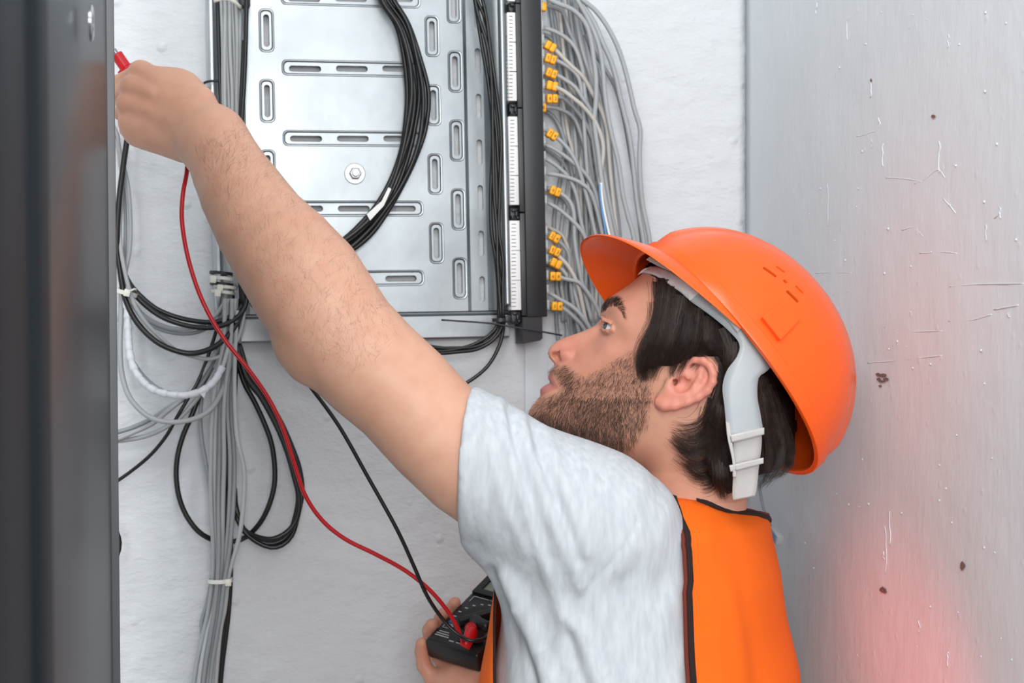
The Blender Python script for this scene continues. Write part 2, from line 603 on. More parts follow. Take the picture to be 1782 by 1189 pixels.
def poly_sd(x, y, poly):
    """signed distance to a 2-D polygon, negative inside"""
    poly = np.array(poly, float)
    d = np.full(x.shape, 1e18)
    s = np.zeros(x.shape, bool)
    for i in range(len(poly)):
        a, b = poly[i], poly[(i + 1) % len(poly)]
        e = b - a
        wx, wy = x - a[0], y - a[1]
        t = np.clip((wx * e[0] + wy * e[1]) / (e @ e + 1e-12), 0, 1)
        d = np.minimum(d, (wx - e[0] * t) ** 2 + (wy - e[1] * t) ** 2)
        c = ((a[1] > y) != (b[1] > y)) & (x < (b[0] - a[0]) * (y - a[1]) / (b[1] - a[1] + 1e-12) + a[0])
        s ^= c
    d = np.sqrt(d)
    return np.where(s, -d, d)

def line_d(x, y, pts):
    d = np.full(x.shape, 1e18)
    for a, b in zip(pts[:-1], pts[1:]):
        a, b = np.array(a, float), np.array(b, float)
        e = b - a
        wx, wy = x - a[0], y - a[1]
        t = np.clip((wx * e[0] + wy * e[1]) / (e @ e), 0, 1)
        d = np.minimum(d, np.hypot(wx - e[0] * t, wy - e[1] * t))
    return d

sstep = lambda a, b, x: (lambda t: t * t * (3 - 2 * t))(np.clip((x - a) / (b - a), 0, 1))
# ================================================================== THE SETTING
def displaced_wall(name, o, ea, na, a_rng, fine, z_rng, zfine, m, amp, fs, thick=0.08, seed=0.0, zs=1.0):
    a = sorted(set(list(np.arange(a_rng[0], fine[0], 0.12)) + list(np.arange(fine[0], fine[1], 0.006)) + list(np.arange(fine[1], a_rng[1], 0.12)) + [a_rng[1]]))
    z = sorted(set(list(np.arange(z_rng[0], zfine[0], 0.12)) + list(np.arange(zfine[0], zfine[1], 0.006)) + list(np.arange(zfine[1], z_rng[1], 0.12)) + [z_rng[1]]))
    mb = MB()
    vs, fs_ = [], []
    for i, t in enumerate(a):
        for j, zz in enumerate(z):
            d = 0.0
            if 0 < i < len(a) - 1 and 0 < j < len(z) - 1:
                q = Vector((t * fs, seed, zz * fs * zs))
                d = amp * (mnoise.noise(q) + 0.55 * mnoise.noise(q * 2.7) + 0.35 * mnoise.noise(q * 6.1))
            p = o + ea * t + na * d
            vs.append((p[0], p[1], zz))
    nz = len(z)
    for i in range(len(a) - 1):
        for j in range(nz - 1):
            fs_.append((i * nz + j, (i + 1) * nz + j, (i + 1) * nz + j + 1, i * nz + j + 1))
    nfr = len(vs)
    for t in (a[0], a[-1]):
        for zz in (z[0], z[-1]):
            p = o + ea * t - na * thick
            vs.append((p[0], p[1], zz))
    fs_.append((nfr, nfr + 1, nfr + 3, nfr + 2))
    c = [0, nz - 1, (len(a) - 1) * nz, len(a) * nz - 1]
    left = [j for j in range(nz)]
    right = [(len(a) - 1) * nz + j for j in range(nz)]
    fs_.append(tuple(left + [nfr + 1, nfr]))
    fs_.append(tuple(reversed(right)) + (nfr + 2, nfr + 3))
    mb.add(vs, fs_)
    w = obj(name, mb, m)
    w['kind'] = 'structure'
    return w

A_xy = A0.copy(); A_xy[2] = 0
w = displaced_wall('wall_back', A_xy, U, N, (-1.7, CORNER_T), (-0.36, CORNER_T - 0.01), (0, 2.9), (1.05, 2.05), M['wall'], 0.0013, 24, seed=3.0, zs=1.7)
tag(w, 'rough white painted plaster wall behind the steel panel and cables', 'wall', kind='structure')
C_xy = A_xy + U * CORNER_T
w = displaced_wall('wall_right', C_xy, N, -U, (0.0, 2.3), (0.02, 0.75), (0, 2.9), (1.05, 2.05), M['wall_r'], 0.0006, 13, seed=9.0, zs=0.8)
tag(w, 'smooth pale painted wall with drips and chips to the right of the worker', 'wall', kind='structure')
mb = MB()
frame_box(mb, C_xy - U * 2.2 + N * 2.6 + np.array([0, 0, -0.1]), U * 2.3, -N * 2.65, ZV * 0.1)
fl = obj('floor', mb, M['floor'], smooth=False)
tag(fl, 'plain grey concrete floor', 'floor', kind='structure')

# paint chips, drips and ridges standing on the right wall
def wall_marks():
    root = bpy.data.objects['wall_right']
    k = 0
    drips = [(1517, 240, 258), (1537, 250, 290), (1530, 205, 222), (1635, 245, 300), (1441, 320, 395), (1716, 390, 420), (1740, 362, 380),
             (1650, 60, 84), (1515, 140, 170), (1548, 890, 950), (1541, 915, 1000), (1650, 1135, 1160), (1600, 1080, 1100), (1420, 5, 25), (1475, 30, 70), (1755, 545, 552), (1537, 960, 975)]
    for px, y0, y1 in drips:
        pts = [PR(px + random.uniform(-2, 2), y, 0.0006) for y in np.linspace(y0, y1, 6)]
        mb = MB()
        tube(mb, catmull(pts, 0.004), random.uniform(0.00025, 0.0006), 6, r_list=None, flat=0.6)
        o = obj('paint_drip', mb, M['wall_r'], root)
    ridges = [[(1490, 238), (1505, 236), (1520, 231), (1530, 233)], [(1542, 310), (1560, 312), (1585, 314), (1605, 318)], [(1590, 320), (1612, 312), (1632, 296), (1645, 308)],
              [(1640, 345), (1655, 362), (1664, 372)], [(1420, 474), (1450, 476), (1482, 475)], [(1450, 514), (1470, 509), (1482, 506)], [(1600, 442), (1640, 440), (1665, 441)],
              [(1650, 560), (1690, 556), (1725, 546)], [(1652, 498), (1700, 496), (1782, 494)], [(1540, 572), (1580, 578), (1640, 574)], [(1510, 630), (1560, 626), (1640, 620)], [(1730, 540), (1755, 534), (1772, 530)],
              [(1570, 400), (1590, 398), (1606, 410)], [(1730, 380), (1742, 370), (1738, 360)]]
    for r in ridges:
        mb = MB()
        tube(mb, catmull([PR(x + random.uniform(-1, 1), y + random.uniform(-2, 2), -0.0001) for x, y in r], 0.004), 0.0006, 6, flat=0.6)
        obj('paint_ridge', mb, M['wall_r'], root)
    dark = mat('bare_plaster_chip', srgb(120, 96, 92), 0.8)
    for x, y, w_, h_ in [(1528, 652, 5, 3), (1537, 653, 7, 4), (1530, 660, 4, 3), (1542, 660, 5, 3), (1535, 664, 6, 2), (1532, 672, 3, 2), (1536, 1026, 6, 5), (1541, 1030, 3, 4), (1675, 985, 5, 9), (1624, 202, 4, 4), (1516, 140, 2, 3)]:
        pts = [PR(x + w_ * math.cos(t) * random.uniform(.6, 1.1), y + h_ * math.sin(t) * random.uniform(.6, 1.1), 0.0008) for t in np.linspace(0, 2 * math.pi, 9)[:-1]]
        mb = MB()
        prism(mb, pts, -U * 0.0006)
        obj('paint_chip', mb, dark, root, smooth=False)
    for i in range(70):
        x, y = random.uniform(1400, 1775), random.uniform(20, 1180)
        r = random.uniform(0.0006, 0.0016)
        mb = MB()
        c = PR(x, y, 0.0)
        lathe(mb, c, -U, [(0, r), (r * 0.5, r * 0.8), (r * 0.8, r * 0.3)], 6)
        obj('paint_blob', mb, M['wall_r'], root)
wall_marks()

# flat board seams under the patch panel (white cable board on the back wall)
mb = MB()
a, b = PW(914, 0, 0.004), PW(1010, 0, 0.004)
frame_box(mb, np.array([a[0], a[1], 1.0]), (PW(953, 0, 0.004) - a) * [1, 1, 0], -N * 0.004, ZV * 1.1, 0.0006)
bd = obj('trim_1', mb, M['wall_r'], sharp=40)
tag(bd, 'narrow white board running down the wall below the patch panel', 'trim', kind='structure')

# ================================================================== DARK CABINET AT THE LEFT
def build_cabinet():
    lean = math.radians(0.55)
    yf = 1.425
    E = P(185.5, 0, yf)                                   # far edge of the side panel at the top of view
    ez = np.array([math.sin(lean) * -1, 0, math.cos(lean)])   # leaning upright direction
    e1 = N.copy()                                         # towards the camera
    lf = -U
    base = E + ez * (0.95 - E[2]) / ez[2]
    H = 1.35
    t = thing('network_cabinet', 'dark grey metal cabinet close at the left edge, its side turned to us', 'cabinet', base)
    mb = MB()
    frame_box(mb, base + e1 * 0.004, e1 * 0.715, lf * 0.022, ez * H, 0.0012)
    obj('side_panel', mb, M['cab'], t, sharp=40)
    mb = MB()
    frame_box(mb, base + lf * 0.003, e1 * 0.003, lf * 0.019, ez * H)
    obj('gasket', mb, M['gap'], t, smooth=False)
    mb = MB()
    frame_box(mb, base - e1 * 0.006 + lf * 0.02, e1 * 0.006, -lf * 0.0266, ez * H, 0.0008)
    obj('edge_strip', mb, M['cab_edge'], t, sharp=40)
    # corner post of the frame, nearer the camera
    mb = MB()
    frame_box(mb, base + e1 * 0.725 - lf * 0.0065, e1 * 0.055, lf * 0.04, ez * H, 0.004)
    obj('corner_post', mb, M['cab_dark'], t, sharp=40)
    mb = MB()
    frame_box(mb, base + e1 * 0.781 - lf * 0.002, e1 * 0.17, lf * 0.04, ez * H, 0.004)
    obj('front_frame', mb, M['cab_dark'], t, sharp=40)
    # lock
    d = np.array([(156 - CX) / FPX, 1.0, -(40 - CY) / FPX])
    tt = ((base - CAMP) @ U) / (d @ U)
    c = CAMP + d * tt
    mb = MB()
    lathe(mb, c, U, [(0, 0.0125), (0.0016, 0.0125), (0.0024, 0.011), (0.0024, 0.006), (0.0006, 0.006)], 24)
    lk = obj('lock', mb, M['chrome'], t, sharp=40)
    mb = MB()
    frame_box(mb, c + U * 0.0006 - e1 * 0.001 - ez * 0.005, e1 * 0.002, U * 0.0012, ez * 0.008)
    obj('keyhole', mb, M['gap'], lk, smooth=False)
build_cabinet()

# ================================================================== GALVANISED MOUNTING PANEL
ROLL = math.radians(1.2)
PIV = PW(650, 300, 0.0)
PA = U * math.cos(ROLL) + ZV * math.sin(ROLL)          # panel axis to the right
PB = -U * math.sin(ROLL) + ZV * math.cos(ROLL)         # panel axis up
def pan(px, py, out):
    q = PW(px, py, out) - PIV
    return q @ PA, q @ PB
def panw(a, b, out):
    return PIV + PA * a + PB * b + N * out

def stadium(ca, cb, ha, hb, r, seg=5):
    r = min(r, ha, hb)
    pts = []
    for sx, sy, t0 in ((1, 1, 0), (-1, 1, 90), (-1, -1, 180), (1, -1, 270)):
        for k in range(seg + 1):
            t = math.radians(t0 + 90 * k / seg)
            pts.append((ca + sx * (ha - r) + r * math.cos(t), cb + sy * (hb - r) + r * math.sin(t)))
    return pts

def build_panel():
    out = 0.014
    a_l, b_t = pan(422, -60, out)
    a_r, b_b = pan(815, 541, out)
    t = thing('perforated_panel', 'galvanised steel mounting panel with rows of slots behind the raised arm', 'panel', panw((a_l + a_r) / 2, b_b - 0.04, 0))
    pxm = np.linalg.norm(PW(700, 300, out) - PW(600, 300, out)) / 100      # metres per pixel near the panel centre
    emb = []       # (ca, cb, ha, hb, [slots])
    def vslot(px, py0, py1):
        c = pan(px, (py0 + py1) / 2, out)
        h = (py1 - py0) / 2 * pxm
        emb.append((c[0], c[1], 13.2 * pxm, h + 9.5 * pxm, [(c[0], c[1], 5 * pxm, h)]))
    for k in range(-1, 5):
        vslot(463.6 + 1.4 * k, 25 + 122.6 * k, 81 + 122.6 * k)
        if k < 4:
            vslot(752 + 2.6 * k, 36 + 120 * k, 90 + 120 * k)
        vslot(789.5 + 2.7 * k, -23 + 120 * k, 32 + 120 * k)
        c = pan(437 + 1.4 * k, 113 + 122 * k, out)
    for k in range(5):
        y = 119.5 + 121.8 * (k - 1)
        xo = 1.7 * (k - 1)
        ca, cb = pan(613 + xo, y, out)
        sl = []
        for sx in (531, 612.5, 693):
            c = pan(sx + xo, y, out)
            sl.append((c[0], c[1], 27.5 * pxm, 5.3 * pxm))
        emb.append((ca, cb, 121 * pxm, 14 * pxm, sl))
    outer = [(a_l, b_b), (a_r, b_b), (a_r, b_t), (a_l, b_t)]
    mb = MB()
    def tess(o2, loops, lev):
        lp = [[Vector((x, y, 0)) for x, y in o2]] + [[Vector((x, y, 0)) for x, y in l] for l in loops]
        tri = tessellate_polygon(lp)
        fl = [p for l in lp for p in l]
        n3 = [panw(p.x, p.y, lev) for p in fl]
        fs = []
        for q in tri:
            nn = np.cross(n3[q[1]] - n3[q[0]], n3[q[2]] - n3[q[0]])
            fs.append(tuple(q) if nn @ N > 0 else tuple(reversed(q)))
        mb.add(n3, fs)
    def ring(l0, z0, l1, z1):
        n = len(l0)
        v = [panw(x, y, z0) for x, y in l0] + [panw(x, y, z1) for x, y in l1]
        fs = []
        for i in range(n):
            j = (i + 1) % n
            fs.append((i, n + i, n + j, j) if True else ())
        mb.add(v, fs)
    holes = [e for e in emb if e[1] + e[3] < b_t - 0.002 and e[1] - e[3] > b_b + 0.002 and e[0] - e[2] > a_l + 0.001]
    loops = [stadium(e[0], e[1], e[2], e[3], 9 * pxm) for e in holes]
    tess(outer, loops, out)
    for e, l in zip(holes, loops):
        e1 = 2.6 * pxm
        l1 = stadium(e[0], e[1], e[2] - e1 * .4, e[3] - e1 * .4, 8.4 * pxm)
        l2 = stadium(e[0], e[1], e[2] - e1, e[3] - e1, 7.6 * pxm)
        l3 = stadium(e[0], e[1], e[2] - e1 * 1.8, e[3] - e1 * 1.8, 6.6 * pxm)
        ring(l, out, l1, out + 0.0006)
        ring(l1, out + 0.0006, l2, out + 0.0004)
        ring(l2, out + 0.0004, l3, out - 0.0009)
        sl = [stadium(s[0], s[1], s[2], s[3], 5 * pxm) for s in e[4]]
        tess(l3, sl, out - 0.0009)
        for s, q in zip(sl, e[4]):
            ring(s, out - 0.0009, stadium(q[0], q[1], q[2] - 0.0002, q[3] - 0.0002, 5 * pxm), out - 0.0046)
    obj('slotted_plate', mb, M['zinc'], t, sharp=50)
    # side channel (right) with plain slots
    mb = MB()
    c_l, _ = pan(817, 300, out)
    c_m, _ = pan(846, 300, out)
    c_r, _ = pan(869, 300, out)
    lo = out - 0.0045
    sl = []
    for k in range(-1, 7):
        c = pan(831.3 + 1.55 * (k - 1), 106 + 79.4 * (k - 1), lo)
        if c[1] + 0.02 < b_t:
            sl.append((c[0], c[1], 4.9 * pxm, 22.5 * pxm))
    ls = [stadium(s[0], s[1], s[2], s[3], 5 * pxm) for s in sl]
    tess([(c_l, b_b), (c_m, b_b), (c_m, b_t), (c_l, b_t)], ls, lo)
    for s, q in zip(ls, sl):
        ring(s, lo, stadium(q[0], q[1], q[2] - 0.0002, q[3] - 0.0002, 5 * pxm), lo - 0.002)
    prof = [(a_r, out), (a_r + 0.0008, out - 0.002), (c_l - 0.0006, lo + 0.001), (c_l, lo)]
    prof2 = [(c_m, lo), (c_m + 0.001, lo + 0.0006), (c_m + 0.004, lo + 0.008), (c_m + 0.008, lo + 0.013), (c_r, lo + 0.0155)]
    for pr in (prof, prof2):
        v = [panw(a, b, o_) for a, o_ in pr for b in (b_b, b_t)]
        mb.add(v, [(2 * i, 2 * i + 2, 2 * i + 3, 2 * i + 1) for i in range(len(pr) - 1)])
    obj('side_channel', mb, M['zinc'], t, sharp=50)
    # bottom lip, below a bend groove
    mb = MB()
    l_l, l_b = pan(420, 597, out)
    l_r, _ = pan(886, 597, out)
    pr = [(b_b, out), (b_b - 0.0014, out - 0.004), (b_b - 0.003, out - 0.0042), (b_b - 0.0045, out - 0.001), (b_b - 0.006, out + 0.0005), (l_b + 0.002, out + 0.001), (l_b, out), (l_b, out - 0.006)]
    v = [panw(a, b, o_) for b, o_ in pr for a in (l_l, l_r)]
    mb.add(v, [(2 * i, 2 * i + 2, 2 * i + 3, 2 * i + 1) for i in range(len(pr) - 1)])
    mb.add([panw(l_r, b_b - 0.004, out), panw(l_r, l_b, out), panw(l_r, l_b, 0.0), panw(l_r, b_b - 0.004, 0.0)], [(0, 1, 2, 3)])
    obj('bottom_lip', mb, M['zinc'], t, smooth=False)
    # side returns to the wall
    mb = MB()
    frame_box(mb, panw(a_l, b_b, 0.0), PA * 0.0016, PB * (b_t - b_b), N * (out - 0.0003))
    obj('side_return', mb, M['zinc'], t, smooth=False)
    mb = MB()
    frame_box(mb, panw(a_l, b_b - 0.003, 0.0), PA * (c_r - a_l), PB * 0.0016, N * (out - 0.006))
    obj('bottom_return', mb, M['zinc'], t, smooth=False)
    # bolt
    c = pan(617.5, 302.5, out)
    cw = panw(c[0], c[1], out)
    mb = MB()
    lathe(mb, cw, N, [(0, 18.2 * pxm), (0.0012, 18.2 * pxm), (0.0016, 17.4 * pxm), (0.0016, 8 * pxm)], 32)
    ws = obj('washer', mb, M['steel_nut'], t, sharp=35)
    mb = MB()
    lathe(mb, cw + N * 0.0016, N, [(0, 10.5 * pxm), (0.005, 10.5 * pxm), (0.006, 9 * pxm), (0.006, 5 * pxm)], 6)
    obj('nut', mb, M['steel_nut'], t, smooth=False)
    mb = MB()
    lathe(mb, cw + N * 0.002, N, [(0, 6.2 * pxm), (0.009, 6.2 * pxm), (0.0098, 5.2 * pxm)], 18)
    obj('stud', mb, M['zinc_dull'], t, sharp=35)
    # round upright beside the patch panel
    mb = MB()
    n = 150
    y0, y1 = pan(877, -60, 0.042)[1], pan(880, 532, 0.042)[1]
    a_c = pan(877.5, 250, 0.042)[0]
    pts = [panw(a_c, b, 0.042) for b in np.linspace(y0, y1, n)]
    tube(mb, pts, 0.0048, 14, r_list=[0.0049 + 0.00022 * (i % 2) for i in range(n)])
    up = obj('threaded_upright', mb, M['zinc'], t)
build_panel()

# ================================================================== PATCH PANEL (seen from behind, ports to the right)
def pbox(mb, px0, px1, py0, py1, o0, o1, bevel=0.0):
    """box on the panel frame; pixel limits measured on its front (o1)"""
    a0, b0 = pan(px0, py1, o1)
    a1, b1 = pan(px1, py0, o1)
    return frame_box(mb, panw(a0, b0, o0), PA * (a1 - a0), PB * (b1 - b0), N * (o1 - o0), bevel)

def build_patch_panel():
    t = thing('network_patch_bay', 'black patch panel standing upright with white label strips and cables plugged in', 'patch panel', PW(925, 600, 0.03))
    modules = [(-150, 3, 885.5), (22, 176, 885.5), (203, 357, 887.5), (384, 540, 889.8)]
    for i, (y0, y1, x0) in enumerate(modules):
        xw = 14.5 + 1.6 * i
        mb = MB()
        pbox(mb, x0, x0 + xw + 4, y0, y1, 0.030, 0.048, 0.0006)
        s = obj('label_strip', mb, M['label_white'], t, sharp=40)
        mb = MB()
        n = 24
        for k in range(n):
            yy = y0 + (k + 0.5) * (y1 - y0) / n
            wide = (k % 8 == 7)
            pbox(mb, x0 + 0.3, x0 + (xw + 3.4 if wide else xw * 0.42), yy + 2.6, yy + 3.6, 0.0478, 0.0482)
        tk = obj('printed_ticks', mb, M['ink'], s, smooth=False)
        tk['kind'] = 'stuff'
        mb = MB()
        for k in range(n):
            yy = y0 + (k + 0.5) * (y1 - y0) / n
            pbox(mb, x0 - 3.6, x0 + 0.4, yy - 2.0, yy + 1.6, 0.034, 0.044)
        ct = obj('contact_comb', mb, M['clear'], t, smooth=False)
        ct['kind'] = 'stuff'
    for y0, x0 in ((2, 889), (178, 890), (360, 891.5), (540, 893.5)):
        mb = MB()
        pbox(mb, x0 - 3, x0 + 16, y0 + 1, y0 + 24, 0.022, 0.040, 0.001)
        c = obj('module_clip', mb, M['black_plastic'], t, sharp=40)
        for dx, dy, w_, h_ in ((2, 4, 9, 4), (8, 8, 4, 9), (1, 15, 5, 6), (10, 17, 5, 4)):
            mb = MB()
            pbox(mb, x0 + dx - 2, x0 + dx + w_ - 2, y0 + dy, y0 + dy + h_, 0.039, 0.046, 0.0006)
            obj('clip_tab', mb, M['black_plastic'], c, sharp=40)
    segs = [(-150, 5), (7, 187), (189, 369), (371, 550)]
    for i, (y0, y1) in enumerate(segs):
        mb = MB()
        xo = 899 + (y0 + y1) / 2 * 0.0205
        pbox(mb, xo, xo + 15.5, y0, y1, 0.018, 0.052, 0.0008)
        obj('module_body', mb, M['black_plastic'], t, sharp=40)
    mb = MB()
    pbox(mb, 917.5, 938.5, -150, 552, 0.014, 0.056, 0.0012)
    obj('rear_frame', mb, M['black_plastic'], t, sharp=40)
    # bottom bracket with a slanting end
    q = [(909.5, 552), (944, 551), (944.5, 589), (940, 593), (911, 598)]
    pts = [panw(*pan(x, y, 0.055), 0.012) for x, y in q]
    mb = MB()
    prism(mb, pts, N * 0.042)
    obj('end_bracket', mb, M['black_plastic'], t, smooth=False)
    for q in ((935.5, 939, -150, 183), (937, 941, 207, 366), (940, 943.5, 388, 545)):
        mb = MB()
        pbox(mb, *q, 0.02, 0.052)
        obj('front_plate', mb, M['beige_cable'], t, smooth=False)
build_patch_panel()

# ================================================================== CABLES
def wire_pts(pts, out_default=0.03):
    return [PW(p[0], p[1], p[2] if len(p) > 2 else out_default) for p in pts]

def cable(name, label, pts, rpx, m, out=0.03, group=None, cat='cable', sides=10, flat=1.0, wob=0.0):
    w = wire_pts(pts, out)
    if wob:
        w = [p + np.array([random.uniform(-wob, wob), random.uniform(-wob, wob) * .3, 0]) for p in w]
    c = catmull(w, 0.006)
    mb = MB()
    tube(mb, c, rpx * c[:, 1].mean() / FPX, sides, flat=flat)
    o = obj(name, mb, m)
    return tag(o, label, cat, group)

PLUGOUT = 0.036
ORD = ['topmost', 'second', 'third', 'fourth', 'fifth', 'sixth', 'seventh', 'eighth', 'ninth', 'tenth', 'eleventh', 'twelfth', 'thirteenth', 'fourteenth',
       'fifteenth', 'sixteenth', 'seventeenth', 'eighteenth', 'nineteenth', 'twentieth', 'lowest']
# plug (x, y), path of the cord, material, marker (centre, digits, tilt)
PC = [
 ((939, 11), [(948, 10), (960, 12), (977, 19), (985, 35), (991, 57), (1001, 77), (1012, 130), (1018, 200), (1030, 300), (1050, 420)], 'grey_cable2', ((938, 11.5), '', 2), 0.030),
 ((940, 45), [(946, 48.5), (964, 54), (985, 66), (1001, 83.5), (1010, 108), (1016, 135), (1018, 165), (1030, 230), (1045, 330), (1065, 430)], 'grey_cable', None, 0.038),
 ((941, 69), [(948, 75), (963, 83.5), (979, 99.7), (995.4, 116), (1011.6, 130.6), (1022, 145.5), (1030, 161), (1045, 190), (1056, 224), (1059, 264), (1063, 310), (1075, 420)], 'beige_cable', ((954.7, 79.5), '', 30), 0.040),
 ((941, 95), [(948, 99), (964, 103.7), (982, 112), (998, 124), (1007.5, 137), (1012, 160), (1016, 210), (1022, 300), (1035, 430)], 'grey_cable', ((955, 101.7), '55', 18), 0.038),
 ((942, 122), [(949, 124), (966, 129), (985, 140), (1001, 152), (1013, 170), (1026, 188), (1036, 215), (1048, 280), (1062, 360), (1080, 440)], 'grey_cable', ((956.4, 126.6), '20', 20), 0.040),
 ((942, 147), [(950, 148), (967, 152), (980, 158), (993, 167.5), (1014, 185), (1032, 206.6), (1044, 231), (1050, 258), (1047, 291), (1044, 312), (1045, 325)], 'beige_cable', ((957.4, 149), '', 12), 0.052),
 ((942, 172), [(950, 172), (968, 169.5), (979, 170), (991, 180), (1006, 196), (1022, 220), (1036, 258), (1050, 320), (1075, 440)], 'grey_cable2', ((957.7, 172), '82', 0), 0.036),
 ((940, 188), [(949, 186), (967, 188), (987, 196), (1001, 209), (1011.6, 237.5), (1021, 271), (1028, 310), (1040, 370), (1055, 440)], 'grey_cable2', ((942, 187.7), '8', 0), 0.030),
 ((943, 221), [(950, 226), (966, 237.5), (980.6, 250), (995, 268.5), (1006, 291), (1018, 330), (1030, 380), (1045, 450)], 'grey_cable', ((958, 233), '74', 32), 0.042),
 ((943.5, 246), [(949.6, 252), (964, 259), (982, 271), (1001, 286), (1019.6, 303.5), (1036, 335), (1044, 380), (1052, 440)], 'grey_cable', None, 0.040),
 ((944, 272), [(950, 276.6), (963, 284.7), (976.6, 295.5), (990, 310), (1003, 340), (1012, 390), (1030, 460)], 'grey_cable', None, 0.036),
 ((944.5, 299), [(951, 302), (976.6, 306), (1001, 313.5), (1017, 323), (1028, 335), (1040, 370), (1055, 440)], 'grey_cable', None, 0.044),
 ((945, 325), [(953, 327), (972.5, 335), (986, 344.4), (995.4, 358), (999.5, 381), (1000, 420), (1010, 480), (1030, 560)], 'grey_cable', ((963, 332), '07', 20), 0.044),
 ((946, 349), [(952, 352.5), (967, 360.6), (984.6, 374), (1003.5, 391.6), (1017, 410.4), (1025, 440), (1035, 500)], 'grey_cable', None, 0.046),
 ((947, 402), [(955, 405), (970, 418.5), (982, 429), (990, 443), (991, 460), (996, 520), (1010, 590)], 'grey_cable2', ((961.8, 411.8), '24', 30), 0.040),
 ((947.5, 427), [(955, 431), (971, 445), (986, 460), (998, 479), (1008, 505), (1020, 560), (1035, 600)], 'beige_cable', ((962.4, 436), '53', 24), 0.044),
 ((948, 451), [(956, 453), (972.5, 464), (987, 480), (1000, 510), (1010, 545), (1025, 590)], 'light_cable', ((964.4, 457.5), '', 26), 0.036),
 ((948.5, 479), [(957, 480), (972, 482.4), (990, 487), (1006, 491), (1017, 502), (1031.7, 523.5), (1042.5, 545), (1060, 590)], 'grey_cable', ((963, 481), '68', 3), 0.048),
 ((949, 504), [(956, 510), (974, 521), (992.7, 531.5), (1009, 546), (1025, 569), (1045, 610)], 'grey_cable', None, 0.050),
 ((950, 531), [(958, 532), (975, 534), (987, 541), (1003.5, 556), (1017, 572), (1035, 610)], 'grey_cable', ((966, 533), '58', 4), 0.042),
]
def patch_cable(i):
    (qx, qy), path, mname, mk, out = PC[i]
    words = 'with no marker sleeve' if mk is None else ('with a blank yellow marker sleeve' if not mk[1] else 'with yellow marker sleeve reading ' + ' '.join(mk[1]))
    w0 = PW(qx, qy, PLUGOUT)
    t = thing('patch_cable', f'{"beige" if "beige" in mname else "grey"} network cable {words} in the {ORD[i] if i < len(PC) - 1 else ORD[-1]} plugged port', 'cable', w0, 'network cables plugged into the patch panel')
    n = len(path)
    pts = [PW(x, y, PLUGOUT + (out - PLUGOUT) * min(1, k / 3) - 0.012 * max(0, (k - 4)) / n) for k, (x, y) in enumerate(path)]
    c = catmull(pts, 0.006)
    mb = MB()
    tube(mb, c, 3.75 * 1.81 / FPX, 10)
    obj('cord', mb, M[mname], t)
    # clear plug: body, latch, contacts
    a, b = pan(qx, qy, PLUGOUT)
    a += 0.0004
    mb = MB()
    frame_box(mb, panw(a - 0.0065, b - 0.0058, PLUGOUT - 0.006), PA * 0.0092, PB * 0.0116, N * 0.012, 0.0008)
    pl = obj('plug', mb, M['clear'], t, sharp=40)
    mb = MB()
    frame_box(mb, panw(a - 0.005, b - 0.004, PLUGOUT + 0.0062), PA * 0.0070, PB * 0.008, N * 0.0014, 0.0004)
    obj('latch', mb, M['clear'], pl, smooth=False)
    mb = MB()
    for s in (-0.7, 0.0, 0.7):
        frame_box(mb, panw(a - 0.006, b + s * 0.004 - 0.0006, PLUGOUT + 0.0052), PA * 0.004, PB * 0.0012, N * 0.0012)
    g = obj('contacts', mb, M['gold'], pl, smooth=False)
    g['kind'] = 'stuff'
    if mk:
        (mx, my), digits, ang = mk
        ang = math.radians(ang)
        ex = PA * math.cos(ang) - PB * math.sin(ang)
        ey = PA * math.sin(ang) + PB * math.cos(ang)
        ma, mbb = pan(mx, my, PLUGOUT + 0.004)
        c0 = panw(ma, mbb, PLUGOUT + 0.0028) + ex * 0.0022
        pieces = 2 if len(digits) != 1 else 1
        L = 0.0066
        for k in range(pieces):
            off = (k - (pieces - 1) / 2) * (L + 0.0003)
            mb = MB()
            frame_box(mb, c0 + ex * (off - L / 2) - ey * 0.0053 - N * 0.005, ex * L, ey * 0.0106, N * 0.010, 0.0015)
            sl = obj('marker_sleeve', mb, M['yellow'], t, sharp=50)
            if k < len(digits):
                mb = MB()
                text_mesh(mb, digits[k], c0 + ex * (off - 0.0015) - ey * 0.0021 + N * 0.0052, ex, ey, 0.0057)
                obj('digit', mb, M['ink'], sl, smooth=False)
for _i in range(len(PC)):
    patch_cable(_i)

